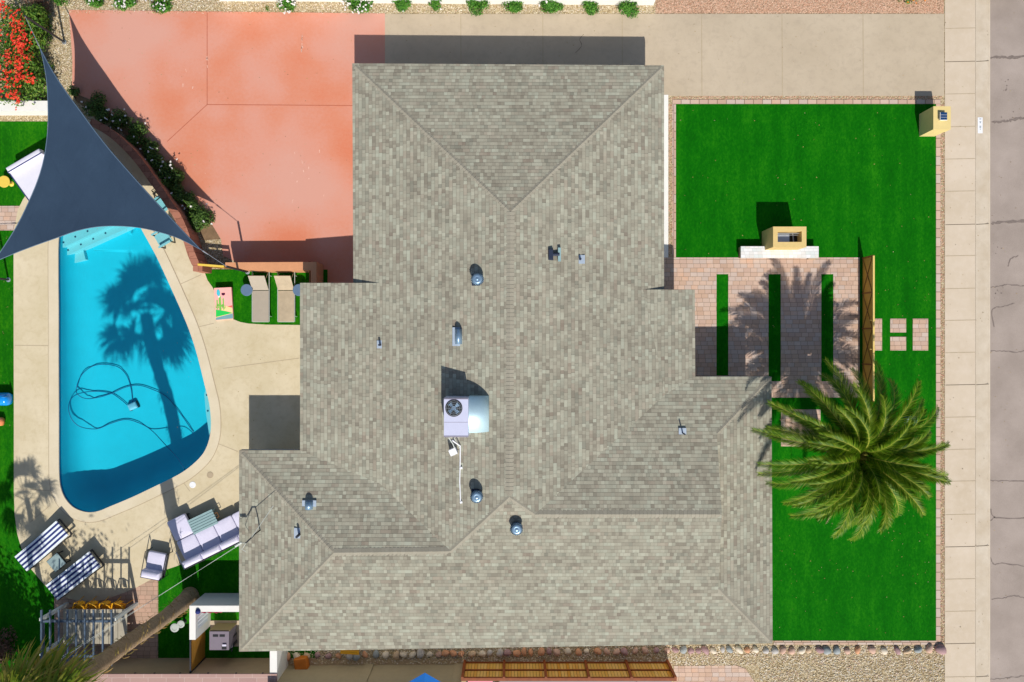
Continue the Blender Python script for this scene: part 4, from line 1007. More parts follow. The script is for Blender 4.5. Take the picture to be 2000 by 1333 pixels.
for i, (x, y) in enumerate(((458, 1236), (459, 1252))):
    pm = thing('pool_pump', G(x, y), ['pool pump with pale lid nearer the enclosure wall', 'pool pump with pale lid nearer the gate'][i], 'pump', 'pool pumps beside the heater')
    g = MB(); g.lathe(G(x, y, .06), [(.14, 0), (.14, .4), (.1, .45)], 14); g.tube([G(x, y, .3), G(x, y, .3) + Vector((0, -.3, .1)), G(x, y, .3) + Vector((-.1, -.4, -.2))], .035, 8); g.build('body', M['dark_steel'], pm)
    g = MB(); g.lathe(G(x, y, .51), [(.11, 0), (.1, .04), (.02, .05)], 14); g.build('lid', M['white_paint'], pm)
for i, (x, y, r) in enumerate(((349, 1220, .2), (361, 1213, .17))):
    st = thing('round_stool', G(x, y), ['pale round-topped stool beside the palm trunk', 'smaller pale round stool against the white enclosure'][i], 'stool', 'round stools by the palm')
    g = MB(); g.lathe(G(x, y, .34), [(r, 0), (r, .05), (r * .6, .06), (r * .58, .045)], 20); g.build('top', M['white_frame'], st)
    g = MB(); g.lathe(G(x, y), [(r * .7, 0), (r * .35, .1), (r * .3, .34)], 12); g.build('base', M['dark_steel'], st)

# ------------------------------------------------------------------ shade sail
sail = thing('shade_sail', G(200, 400), 'large dark slate triangular shade sail over the north end of the pool', 'shade sail')
Ca, Cb, Cc = P(79, 96, 2.75), P(-14, 513, 2.1), P(391, 487, 2.5)
mab, mbc, mca = P(100, 295, 2.3), P(206, 446, 2.25), P(223, 335, 2.45)    # where the hollow edges pass
def quad(a, m, b, t): c = 2 * m - (a + b) / 2; return a * (1 - t) ** 2 + c * 2 * t * (1 - t) + b * t * t
# side curves traced from the cloth: three hollow edges
eab = [P(x, y, h) for x, y, h in smooth_loop([(79, 96, 2.75), (86, 125, 2.72), (92, 165, 2.68), (94, 215, 2.6), (93, 260, 2.53), (86, 310, 2.45), (74, 352, 2.38), (56, 395, 2.3), (34, 440, 2.22), (8, 482, 2.15), (-14, 513, 2.1)], 3, False)]
ebc = [P(x, y, h) for x, y, h in smooth_loop([(-14, 513, 2.1), (28, 495, 2.13), (70, 479, 2.16), (110, 465, 2.2), (150, 451, 2.24), (190, 443, 2.28), (230, 441.5, 2.31), (270, 444.5, 2.35), (310, 453, 2.39), (350, 466, 2.43), (391, 487, 2.5)], 3, False)]
eca = [P(x, y, h) for x, y, h in smooth_loop([(391, 487, 2.5), (352, 446, 2.5), (314, 405, 2.52), (281, 369, 2.54), (248, 332, 2.56), (215, 294, 2.58), (185, 256, 2.62), (158, 219, 2.65), (132, 184, 2.68), (104, 142, 2.71), (79, 96, 2.75)], 3, False)]
def samp(c, t): i = min(int(t * (len(c) - 1)), len(c) - 2); f = t * (len(c) - 1) - i; return c[i].lerp(c[i + 1], f)
N = 30; idx = {}; vs = []
for i in range(N + 1):
    for j in range(N + 1 - i):
        k = N - i - j; a, b, c = i / N, j / N, k / N
        # transfinite blend of the three edges
        def S(u, v, e0, e1, edge, inv=False):
            t = v / (u + v) if u + v > 1e-9 else 0; return t
        p = Vector((0, 0, 0))
        if max(a, b, c) > .9999: p = Ca if a > .5 else (Cb if b > .5 else Cc)
        else:
            q = Ca * a + Cb * b + Cc * c; off = Vector((0, 0, 0))
            for (u, v, w_, e, X, Y) in ((a, b, c, eab, Ca, Cb), (b, c, a, ebc, Cb, Cc), (c, a, b, eca, Cc, Ca)):
                t = (v - u + 1) / 2; lam = (1 - w_) ** 1 * (4 * u * v) / max(1e-9, (1 - (v - u) ** 2)) if u * v > 0 else 0
                off += (samp(e, t) - X.lerp(Y, t)) * lam
            p = q + off
        p = p - Vector((0, 0, .25 * 27 * a * b * c * .35)); idx[(i, j)] = len(vs); vs.append(p)
fs = []
for i in range(N):
    for j in range(N - i):
        fs.append((idx[(i, j)], idx[(i + 1, j)], idx[(i, j + 1)]))
        if i + j < N - 1: fs.append((idx[(i + 1, j)], idx[(i + 1, j + 1)], idx[(i, j + 1)]))
g = MB(); g.add(vs, fs); cloth = g.build('cloth', M['sail'], sail, True)
for e in (eab, ebc, eca): g = MB(); g.tube(e, .022, 5); g.build('hem', M['sail_hem'], sail)
posts = [((126, 83), (49, 32), 2.62, Ca), ((17, 547), (-71, 536), 2.62, Cb), ((476, 538), (443, 521), 2.35, Cc)]
for i, (b_, t_, h_, cn) in enumerate(posts):
    base = G(*b_); base2 = P(*t_, h_)
    if i == 2: base = Vector((base2.x, base2.y, 0)) + Vector((.0, 0, 0))
    st = thing('sail_post', base, ['dark steel sail post by the red-flowered hedge', 'dark steel sail post in the turf left of the pool deck', 'short steel sail post behind the yellow-topped gate'][i], 'post', 'posts holding the shade sail')
    g = MB(); g.tube([base, base2], .05, 10); g.build('pole', M['dark_steel'], st)
    g = MB(); g.lathe(base, [(.11, 0), (.11, .03), (.05, .04)], 10); g.build('base_plate', M['steel'], st)
    a, b = cn, base2; m_ = a.lerp(b, .35)
    g = MB(); g.tube([a, b], .012, 5); g.tube([a.lerp(b, .1), a.lerp(b, .3)], .03, 8, .018); g.build('turnbuckle', M['steel'], sail)

# ------------------------------------------------------------------ loungers on the small lawn
def sling(worn):
    t = thing('sling_lounger', (0, 0, 0), 'x', 'sun lounger', 'sling loungers on the small turf patch', local=True)
    m_ = M['taupe_worn'] if worn else M['taupe_sling']; W_, Ls = .74, 1.42
    g = MB(); g.box((0, -Ls / 2, .33), (W_, Ls, .025)); g.build('seat', m_, t)
    bt = R(42); L_ = .85
    g = MB(); c = Vector((0, 0, .335)); e = Vector((0, math.cos(bt) * L_, .335 + math.sin(bt) * L_ ))
    g.add([(-W_ / 2, .03, .35), (W_ / 2, .03, .35), (W_ / 2, e.y, e.z), (-W_ / 2, e.y, e.z), (-W_ / 2, .04, .325), (W_ / 2, .04, .325), (W_ / 2, e.y + .015, e.z - .02), (-W_ / 2, e.y + .015, e.z - .02)],
          [(0, 1, 2, 3), (7, 6, 5, 4), (0, 4, 5, 1), (3, 2, 6, 7), (1, 5, 6, 2), (0, 3, 7, 4)]); g.build('backrest', m_, t)
    g = MB()
    for s in (-1, 1): g.tube([(s * (W_ / 2 + .02), -Ls, .33), (s * (W_ / 2 + .02), .9, .33)], .018, 6)
    g.tube([(-W_ / 2, -Ls, .33), (W_ / 2, -Ls, .33)], .018, 6); g.tube([(-W_ / 2, .9, .33), (W_ / 2, .9, .33)], .018, 6)
    for s in (-1, 1): g.tube([(s * (W_ / 2 - .04), e.y * .7, .335 + (e.z - .335) * .7), (s * (W_ / 2 - .04), .8, .33)], .014, 6)
    g.build('frame', M['white_frame'], t)
    for s in (-1, 1):
        for y in (-Ls + .25, .7): g = MB(); g.tube([(s * (W_ / 2 + .02), y, .33), (s * (W_ / 2 + .02), y, 0)], .018, 6); g.build('leg', M['white_frame'], t)
    return t
s1 = sling(False); s1.location = G(514.5, 569.5, .02); s1['label'] = 'evenly tan sling lounger, the left one of the pair by the terracotta wall'
s2 = sling(True); s2.location = G(563.8, 569.5, .02); s2.rotation_euler = (0, 0, 0); s2['label'] = 'sun-bleached stained sling lounger closer to the house'
def round_table(px, py, r, h, mat, lab, name='side_table', grp=None, cat='side table', inner=None):
    t = thing(name, G(px, py), lab, cat, grp); c = G(px, py)
    g = MB(); g.lathe(c, [(r, h - .02), (r, h), (r - .02, h + .005)], 28); g.build('table_top', M[mat], t)
    g = MB(); g.lathe(c, [(r * .6, 0), (r * .15, .06), (r * .12, h - .03), (r * .3, h - .02)], 14); g.build('pedestal', M[mat], t)
round_table(490, 568.5, .27, .52, 'slate_blue', 'slate blue round side table left of the sling loungers', grp='round slate tables')
round_table(590, 568.5, .27, .52, 'slate_blue', 'slate blue round side table half under the house eave', grp='round slate tables')
round_table(23, 360, .27, .5, 'yellow', 'yellow round drum stool beside the white daybed', 'drum_stool', cat='stool')
# cornhole board with a painted desert scene
cb_ = thing('cornhole_board', G(437, 600), 'pink cornhole board painted with cacti and green hills', 'game board')
pA, pB, pC, pD = P(421.5, 626, .1), P(455.5, 623, .1), P(451.5, 561.5, .32), P(418, 563, .32)
def bp(u, v, z=0.0): q = pA.lerp(pB, u).lerp(pD.lerp(pC, u), v); return q + Vector((0, 0, z))
g = MB(); dn = Vector((0, 0, -.1))
g.add([pA, pB, pC, pD, pA + dn, pB + dn, pC + dn, pD + dn], [(0, 1, 2, 3), (4, 7, 6, 5), (0, 4, 5, 1), (1, 5, 6, 2), (2, 6, 7, 3), (3, 7, 4, 0)]); g.build('deck', M['pink'], cb_)
def decal(pts, mat, z, nm='painted_shape'):
    g = MB(); q = [bp(u, v, z) for u, v in pts]; tri = tessellate_polygon([[Vector((p.x, p.y, 0)) for p in q]])
    g.v = q
    for t in tri:
        a, c, d_ = (q[i] for i in t); g.f.append(list(t) if (c - a).cross(d_ - a).z > 0 else list(t)[::-1]); g.mi.append(0)
    return g.build(nm, M[mat], cb_)
decal([(0.01, .01), (.99, .01), (.99, .17), (.02, .085)], 'grey_blue_paint', .004)
decal([(0.02, .095), (.99, .18), (.99, .185), (.6, .26), (.04, .33)], 'green_paint', .0045)
decal([(.02, .08), (.99, .17), (.99, .185), (.02, .1)], 'cream_paint', .006)
decal([(.3, .31), (.6, .262), (.99, .19), (.99, .33), (.75, .42), (.55, .42)], 'cream_paint', .004)
decal([(.7, .395), (.99, .36), (.99, .43)], 'red_paint', .0055)
def cactus(cu, v0, sc):
    def b(x0, x1, y0, y1): decal([(cu + x0 * sc, v0 + y0 * sc), (cu + x1 * sc, v0 + y0 * sc), (cu + x1 * sc, v0 + y1 * sc), (cu + (x0 + x1) / 2 * sc, v0 + (y1 + .03) * sc), (cu + x0 * sc, v0 + y1 * sc)], 'cactus_paint', .0065)
    b(-.06, .06, 0, .4); b(-.17, -.06, .12, .17); b(-.19, -.12, .12, .3); b(.06, .2, .1, .15); b(.15, .22, .1, .33)
cactus(.3, .3, 1.05); cactus(.5, .3, .45); cactus(.12, .33, .42)
decal([(.13, .82), (.16, .93), (.24, .96), (.33, .9), (.34, .8), (.26, .74), (.18, .76)], 'cyan_paint', .0065)
decal([(.2, .72), (.27, .69), (.33, .74), (.26, .745)], 'white_paint', .007)
g = MB(); g.lathe(bp(.52, .81, .005), [(.085, 0), (.08, .002)], 20); g.build('hole', M['hole'], cb_)
for u in (.08, .92): g = MB(); q = bp(u, .93); g.box((q.x, q.y, .02), (.05, .05, q.z - .06)); g.build('leg', M['wood'], cb_)

# ------------------------------------------------------------------ striped sunbeds
def sunbed():
    t = thing('striped_sunbed', (0, 0, 0), 'x', 'sun lounger', 'blue and white striped sunbeds', local=True)
    L_, W_ = 2.62, .86; n_ = 9
    g = MB(); sec = [(-L_ / 2, .34), (-.2, .34), (.0, .36), (L_ / 2 - .1, .5), (L_ / 2, .5)]
    for i in range(n_):
        g.m = 0 if i % 2 == 0 else 1; y0_, y1_ = -W_ / 2 + W_ * i / n_, -W_ / 2 + W_ * (i + 1) / n_; z_ = 0
        vs = []
        for x, z in sec: vs += [(x, y0_, z), (x, y1_, z), (x, y0_, z + .07), (x, y1_, z + .07)]
        fs = []
        for k in range(len(sec) - 1): a = 4 * k; fs += [(a + 2, a + 6, a + 7, a + 3), (a, a + 1, a + 5, a + 4)]
        fs += [(0, 2, 3, 1), (4 * len(sec) - 4, 4 * len(sec) - 3, 4 * len(sec) - 1, 4 * len(sec) - 2)]
        if i == 0: fs += [(4 * k, 4 * k + 4, 4 * k + 6, 4 * k + 2) for k in range(len(sec) - 1)]
        if i == n_ - 1: fs += [(4 * k + 1, 4 * k + 3, 4 * k + 7, 4 * k + 5) for k in range(len(sec) - 1)]
        g.add(vs, fs)
    g.build('mattress', [M['white_cloth'], M['navy']], t)
    g = MB()
    for s in (-1, 1): g.box((0, s * (W_ / 2 + .02), .27), (L_, .04, .07))
    for x in (-L_ / 2, L_ / 2): g.box((x, 0, .27), (.04, W_ + .08, .07))
    g.build('frame', M['dark_steel'], t)
    for x in (-L_ / 2 + .2, L_ / 2 - .3):
        for s in (-1, 1): g = MB(); g.box((x, s * (W_ / 2 + .01), 0), (.05, .05, .28)); g.build('leg', M['dark_steel'], t)
    return t
b1 = sunbed(); b1.location = G(95.5, 1060.5, .034); b1.rotation_euler = (0, 0, R(40)); b1['label'] = 'striped sunbed half on the turf, nearer the rounded end of the pool'
b2 = copy_tree(b1, G(156.5, 1118, .034), R(37.5), 'striped sunbed nearer the pergola and the yellow chairs')
gtb = thing('glass_side_table', G(122, 1093), 'square glass side table standing between the two striped sunbeds', 'side table', rz=R(40), local=True)
g = MB(); g.box((0, 0, .42), (.62, .62, .03)); g.build('table_top', M['glass_top'], gtb)
g = MB(); g.box((0, 0, .36), (.66, .05, .05)); g.box((0, .31, .36), (.66, .05, .06)); g.box((0, -.31, .36), (.66, .05, .06)); g.box((.31, 0, .36), (.05, .6, .06)); g.box((-.31, 0, .36), (.05, .6, .06)); g.build('frame', M['black'], gtb)
for x in (-.28, .28):
    for y in (-.28, .28): g = MB(); g.box((x, y, 0), (.05, .05, .36)); g.build('leg', M['black'], gtb)
# ------------------------------------------------------------------ sectional sofa, armchair, coffee table
sf = thing('sectional_sofa', G(376, 1101, .034), 'long lilac-white sectional sofa with chaise under the southwest eave', 'sofa', rz=R(26.3), local=True)
Wm, N_ = .94, 4
for k in range(N_):
    x = Wm * (k + .5)
    L_ = .95 if k else .95
    g = MB(); g.rbox((x, .3 + L_ / 2, .26), (Wm - .02, L_, .17), 0, .035, .01); g.build('seat_cushion', M['cushion'], sf, True)
    g = MB(); g.rbox((x, .17, .3), (Wm - .03, .3, .5), 0, .07, .02); g.build('back_cushion', M['cushion_blue'] if 0 else M['cushion'], sf, True)
g = MB(); g.rbox((Wm * .5, 1.25 + .52, .26), (Wm - .02, .98, .17), 0, .035, .01); g.build('chaise_cushion', M['cushion'], sf, True)
g = MB(); g.box((Wm * N_ / 2, .62, .14), (Wm * N_, 1.2, .1)); g.box((Wm * .5, 1.72, .14), (Wm - .04, .98, .1)); g.box((Wm * N_ / 2, -.03, .2), (Wm * N_, .04, .5)); g.build('frame', M['dark_steel'], sf)
g = MB(); g.tube([(-.09, -.02, .1), (-.09, -.02, .6), (-.09, .85, .6), (-.09, .85, .1)], .025, 6); g.build('arm', M['steel'], sf)
for x, y in ((.05, 0.02), (.05, 1.15), (.05, 2.15), (.9, 2.15), (Wm * N_ - .06, 1.15), (Wm * N_ - .06, .02)): g = MB(); g.box((x, y, 0), (.05, .05, .15)); g.build('leg', M['dark_steel'], sf)
ar = thing('armchair', G(313, 1098, .034), 'lilac-white cushioned armchair with thin metal arms near the sofa', 'armchair', rz=R(-11), local=True)
g = MB(); g.rbox((0, .18, .28), (.82, .82, .17), 0, .035, .01); g.build('seat_cushion', M['cushion'], ar, True)
g = MB(); g.rbox((0, -.36, .32), (.84, .34, .46), 0, .08, .02); g.build('back_cushion', M['cushion'], ar, True)
g = MB(); g.box((0, 0, .2), (.9, 1.05, .06)); g.box((0, -.54, .2), (.9, .04, .5)); g.build('frame', M['dark_steel'], ar)
for s in (-1, 1): g = MB(); g.tube([(s * .48, -.5, .0), (s * .48, -.5, .6), (s * .48, .6, .6), (s * .48, .6, 0)], .02, 6); g.build('arm', M['dark_steel'], ar)
ct = thing('coffee_table', G(405, 1015, .034), 'pale teal slatted coffee table in front of the sectional sofa', 'coffee table', rz=R(25.5), local=True)
g = MB()
for k in range(6): g.box((0, -.3 + k * .122, .41), (1.24, .098, .03))
g.build('table_top', M['teal_slat'], ct)
g = MB(); g.box((0, 0, .36), (1.18, .68, .045)); g.build('apron', M['teal_slat'], ct)
for x in (-.54, .54):
    for y in (-.28, .28): g = MB(); g.box((x, y, 0), (.06, .06, .37)); g.build('leg', M['teal_slat'], ct)
g = MB(); g.tube([(.6, -.1, .36), (.74, -.1, .36), (.74, .12, .36), (.6, .12, .36)], .016, 6); g.build('handle', M['wood'], ct)
# ------------------------------------------------------------------ dining area: pergola, table, chairs
pg = thing('pergola', G(204, 1225), 'weathered blue-grey slatted pergola over the outdoor dining table', 'pergola')
Hg = 2.15
for k, x in enumerate((80, 97, 114, 131, 148, 165, 182, 200, 217)):
    a, b = P(x, 1192, Hg), P(x, 1292 + (9 if k > 5 else 0), Hg); g = MB(); g.box((a.x, (a.y + b.y) / 2, Hg - .07), (.06, abs(a.y - b.y), .07)); g.build('slat', M['pergola'], pg)
for y in (1213, 1281):
    a, b = P(81, y, Hg - .15), P(222, y, Hg - .15); g = MB(); g.box(((a.x + b.x) / 2, a.y, Hg - .2), (b.x - a.x, .09, .12)); g.build('beam', M['pergola'], pg)
for x in (84, 219):
    a = P(x, 1247, Hg - .15); g = MB(); g.box((a.x, a.y, Hg - .22), (.06, 1.45, .1)); g.build('side_beam', M['pergola'], pg)
for x, y in ((267, 1215), (124, 1217), (267, 1240), (124, 1240)):
    c = P(x, y, 0); g = MB(); g.box(G({267: 268, 124: 133}[x], {1215: 1179, 1217: 1179, 1240: 1243}[y]), (.14, .14, Hg - .3)); g.build('post', M['pergola_post'], pg)
tb = thing('dining_table', G(190, 1220), 'long dining table of weathered grey boards beneath the pergola', 'table')
a, b = P(123, 1190.5, .75), P(248, 1258, .75)
g = MB(); nb = 7
for k in range(nb):
    w_ = (b.x - a.x) / nb; g.box((a.x + w_ * (k + .5), (a.y + b.y) / 2, .7), (w_ - .02, a.y - b.y, .05))
g.build('table_top', M['concrete_top'], tb)
g = MB(); g.box(((a.x + b.x) / 2, (a.y + b.y) / 2, .62), (b.x - a.x - .12, a.y - b.y - .12, .08)); g.build('apron', M['wood'], tb)
for x in (a.x + .12, b.x - .12):
    for y in (a.y - .12, b.y + .12): g = MB(); g.box((x, y, 0), (.1, .1, .62)); g.build('leg', M['wood'], tb)
def dining_chair():
    t = thing('dining_chair', (0, 0, 0), 'x', 'chair', 'yellow chairs at the dining table', local=True)
    g = MB(); g.prism([(-.22, -.24), (.22, -.24), (.25, .2), (-.25, .2)], .44, .47, bottom=True); g.build('seat', M['ochre_chair'], t)
    g = MB(); g.tube([(-.25, -.1, .68), (-.27, .1, .7), (-.2, .27, .84), (0, .31, .86), (.2, .27, .84), (.27, .1, .7), (.25, -.1, .68)], .028, 6)
    g.add([(-.09, .285, .47), (.09, .285, .47), (.09, .3, .85), (-.09, .3, .85), (-.09, .3, .47), (.09, .3, .47), (.09, .315, .85), (-.09, .315, .85)], [(0, 1, 2, 3), (7, 6, 5, 4), (0, 4, 5, 1), (1, 5, 6, 2), (3, 2, 6, 7), (0, 3, 7, 4)])
    for s in (-1, 1): g.tube([(s * .24, -.05, .46), (s * .25, -.1, .68)], .014, 5); g.tube([(s * .22, .2, .46), (s * .22, .25, .82)], .016, 5)
    g.build('backrest', M['ochre_chair'], t)
    for x, y in ((-.2, -.22), (.2, -.22), (-.23, .18), (.23, .18)): g = MB(); g.tube([(x, y, .44), (x * 1.25, y * 1.3, 0)], .018, 5); g.build('leg', M['ochre_chair'], t)
    return t
ch0 = dining_chair()
for i, x in enumerate((172, 197, 222, 246)):
    o = ch0 if i == 0 else copy_tree(ch0, (0, 0, 0), 0)
    o.location = G(x, 1178, .024); o.rotation_euler = (0, 0, R(-24 + 3 * i))
    o['label'] = ['yellow dining chair at the left end of the four beside the table', 'second yellow dining chair from the turf side', 'second yellow dining chair from the palm side', 'yellow dining chair nearest the leaning palm trunk'][i]
# ------------------------------------------------------------------ daybed, poolside chairs, toys
db = thing('daybed', G(60, 345), 'white canvas daybed with navy piping half hidden by the shade sail', 'daybed')
q = [P(x, y, .62) for x, y in ((14, 333), (82, 296), (125, 362), (56, 392))]
g = MB(); g.prism([(p.x, p.y) for p in q][::-1], .3, .6, bottom=True); g.build('mattress', M['daybed_white'], db)
g = MB(); g.prism([(p.x, p.y) for p in offset_loop([(p.x, p.y) for p in q][::-1], -.03)], .02, .3); g.build('base', M['navy'], db)
a, b = P(13, 333, .85), P(78, 295, .85); g = MB(); m_ = a.lerp(b, .5); an = math.atan2((b - a).y, (b - a).x); g.rbox((m_.x, m_.y, .5), ((b - a).length, .26, .36), an, .05, .01); g.build('back_cushion', M['daybed_white'], db, True)
g = MB(); nn_ = Vector((-math.sin(an), math.cos(an), 0)); g.tube([a - nn_ * .12 + Vector((0, 0, .02)), b - nn_ * .12 + Vector((0, 0, .02))], .022, 5); g.tube([q[0] + Vector((0, 0, -.0)), q[3]], .018, 5); g.build('piping', M['navy'], db)
def pool_chair(px, py, rz, lab):
    t = thing('poolside_chair', G(px, py, .034), lab, 'chair', 'pale teal chairs under the shade sail', rz=rz, local=True)
    g = MB(); g.box((0, 0, .36), (.62, .6, .03)); g.build('seat', M['teal'], t)
    g = MB(); g.box((0, .32, .38), (.62, .04, .5), 0, 1, -.3); g.build('backrest', M['teal'], t)
    g = MB()
    for s in (-1, 1): g.box((s * .33, .0, .56), (.08, .62, .03))
    g.build('arm', M['teal'], t)
    for s in (-1, 1):
        for y in (-.26, .26): g = MB(); g.box((s * .3, y, 0), (.05, .05, .56)); g.build('leg', M['black'], t)
pool_chair(327, 469, R(-60), 'pale teal chair beside the pool below the right sail corner')
pool_chair(323, 407, R(-50), 'pale teal chair squeezed between sail edge and curved wall')
t = thing('bistro_chair', G(318, 378, .034), 'thin black metal chair against the curved terracotta wall', 'chair', rz=R(-50), local=True)
g = MB()
for k in range(5): g.tube([(-.18, -.18 + k * .09, .44), (.18, -.18 + k * .09, .44)], .012, 4)
g.tube([(-.2, -.2, .44), (.2, -.2, .44), (.2, .2, .44), (-.2, .2, .44), (-.2, -.2, .44)], .014, 4); g.build('seat', M['black'], t)
g = MB(); g.tube([(-.2, .2, .44), (-.19, .26, .86), (.19, .26, .86), (.2, .2, .44)], .014, 4); g.build('backrest', M['black'], t)
for x in (-.2, .2):
    for y in (-.2, .2): g = MB(); g.tube([(x, y, .44), (x, y, 0)], .013, 4); g.build('leg', M['black'], t)
fl = thing('inflatable_toy', G(8, 779, .02), 'glossy blue and white inflatable pool toy at the turf edge', 'pool toy')
c = G(-4, 779, .26)
g = MB(); g.tube([c + Vector((x, 0, 0)) for x in (-.7, -.5, 0, .45, .62, .72, .76)], lambda t: .3 * math.sqrt(max(.02, 1 - (2 * t - 1) ** 4)), 16); g.build('body', M['blue_toy'], fl, True)
g = MB(); g.tube([c + Vector((x, 0, .0)) for x in (-.12, .15)], .312, 16); g.build('band', M['white_paint'], fl, True)
g = MB(); g.lathe(c + Vector((.42, 0, .27)), [(.07, 0), (.05, .04), (.01, .05)], 10); g.lathe(c + Vector((.7, .12, .12)), [(.05, 0), (.03, .3), (.0, .34)], 8); g.build('valve', M['blue_toy'], fl, True)
fl = thing('inflatable_toy', G(2, 822, .02), 'smaller orange and pink inflatable toy below the blue one', 'pool toy')
c = G(-6, 823, .2)
g = MB(); g.tube([c + Vector((x, 0, 0)) for x in (-.4, -.3, 0, .25, .4, .46)], lambda t: .2 * math.sqrt(max(.02, 1 - (2 * t - 1) ** 4)), 14); g.build('body', M['orange_toy'], fl, True)
g = MB(); g.tube([c + Vector((x, 0, .0)) for x in (.08, .2)], .205, 14); g.build('band', M['pink_toy'], fl, True)
# things on the shaded south side
g = MB(); c = G(592, 1291, 0); g.rbox(c, (.6, .55, .42), .15, .05, -.02); single(g, 'clay_planter', M['orange_clay'], 'burnt orange clay block by the tan wall and stone row', 'planter', None, True)
bnch = thing('garden_bench', G(683, 1265), 'golden wooden bench tucked under the south eave above the stones', 'bench')
g = MB(); 
for k in range(4): c = P(683, 1269, .45); g.box((c.x, c.y + .12 - k * .1, .42), (.85, .09, .03), R(-4))
g.build('seat', M['ochre_chair'], bnch)
for s in (-1, 1): g = MB(); g.box((c.x + s * .36, c.y, 0), (.06, .34, .42)); g.build('leg', M['dark_steel'], bnch)
um = thing('patio_umbrella', G(830, 1316), 'blue patio umbrella poking over the tan neighbour wall', 'umbrella')
c = P(829, 1319, 2.45) + Vector((0, -.02, 0)); c2 = Vector((c.x, c.y - 1.15, 2.4))
g = MB(); vs = [c2 + Vector((0, 0, .35))] + [c2 + Vector((1.2 * math.cos(R(90 + 60 * k)), 1.2 * math.sin(R(90 + 60 * k)), -.1)) for k in range(6)]; g.add(vs, [(0, k + 1, (k + 1) % 6 + 1) for k in range(6)]); g.build('canopy', M['umbrella'], um)
g = MB(); g.tube([(c2.x, c2.y, 0), (c2.x, c2.y, 2.7)], .03, 8); g.build('pole', M['dark_steel'], um)
pk = thing('towel_line', P(935, 1330, 1.4), 'pink towel hung just beyond the left end of the plank fence', 'towel')
a = P(914, 1328, 1.35); b = P(962, 1328, 1.35); g = MB(); g.add([(a.x, a.y, 1.35), (b.x, b.y, 1.35), (b.x, b.y - .6, 1.25), (a.x, a.y - .6, 1.28), (b.x - .12, b.y - .02, 1.352), (b.x - .2, b.y - .6, 1.3)], [(0, 1, 2, 3)]); g.build('cloth', M['pinkcloth'], pk, recalc=False)
g = MB(); g.box(((a.x + b.x) / 2, a.y - .3, 0), (1.3, .7, 1.2)); g.build('rack', M['dark_steel'], pk)
sh = thing('lean_to_shelter', P(1150, 1345, 1.3), 'dark flat shelter roof in the neighbour yard behind the plank fence', 'shed')
a, b = P(975, 1330, 1.3), P(1312, 1330, 1.3); g = MB(); g.prism([(a.x, b.y - 2), (b.x, b.y - 2), (b.x, b.y), (a.x, b.y)], 1.15, 1.25, bottom=True); g.build('roof', M['heater'], sh)
for x in (a.x + .1, b.x - .1): g = MB(); g.box((x, b.y - .2, 0), (.1, .1, 1.15)); g.build('post', M['dark_steel'], sh)
# parked car at the kerb, only its bumper corner in the picture
car = thing('parked_car', G(1960, -60), 'black parked car whose rounded bumper corner shows at the kerb', 'car')
ca, sa = math.cos(R(22)), math.sin(R(22)); o_ = G(1924, 6)
def cp(x, y, z): return Vector((o_.x + x * ca - y * sa, o_.y + x * sa + y * ca, z))
out = [(.16, 0), (.9, -.13), (1.3, -.13), (1.85, 0), (1.98, .4), (1.98, 4.1), (1.7, 4.5), (.3, 4.5), (.02, 4.1), (0, .3)]
g = MB()
for z0_, z1_, k in ((.25, .62, 0), (.62, .95, .04)):
    g.prism([(cp(x, y, 0).x, cp(x, y, 0).y) for x, y in [(max(k, min(1.98 - k, x)), y) for x, y in out]], z0_, z1_, bottom=True)
g.build('body', M['carpaint'], car)
g = MB(); cab = [(.25, 1.0), (1.73, 1.0), (1.73, 3.6), (.25, 3.6)]; g.prism([(cp(x, y, 0).x, cp(x, y, 0).y) for x, y in cab], .95, 1.42); g.build('cabin', M['black'], car)
g = MB(); g.box(cp(.38, .05, .62), (.34, .1, .14), R(12)); g.build('tail_lamp', M['lampglass'], car); g = MB(); g.box(cp(1.6, .05, .62), (.34, .1, .14), R(32)); g.build('tail_lamp', M['lampglass'], car)
for x, y in ((.1, .9), (1.88, .9), (.1, 3.6), (1.88, 3.6)):
    g = MB(); p = cp(x, y, .2); ax = Vector((ca, sa, 0)) * .11; g.tube([p - ax, p + ax], .32, 16); g.build('wheel', M['tyre'], car)

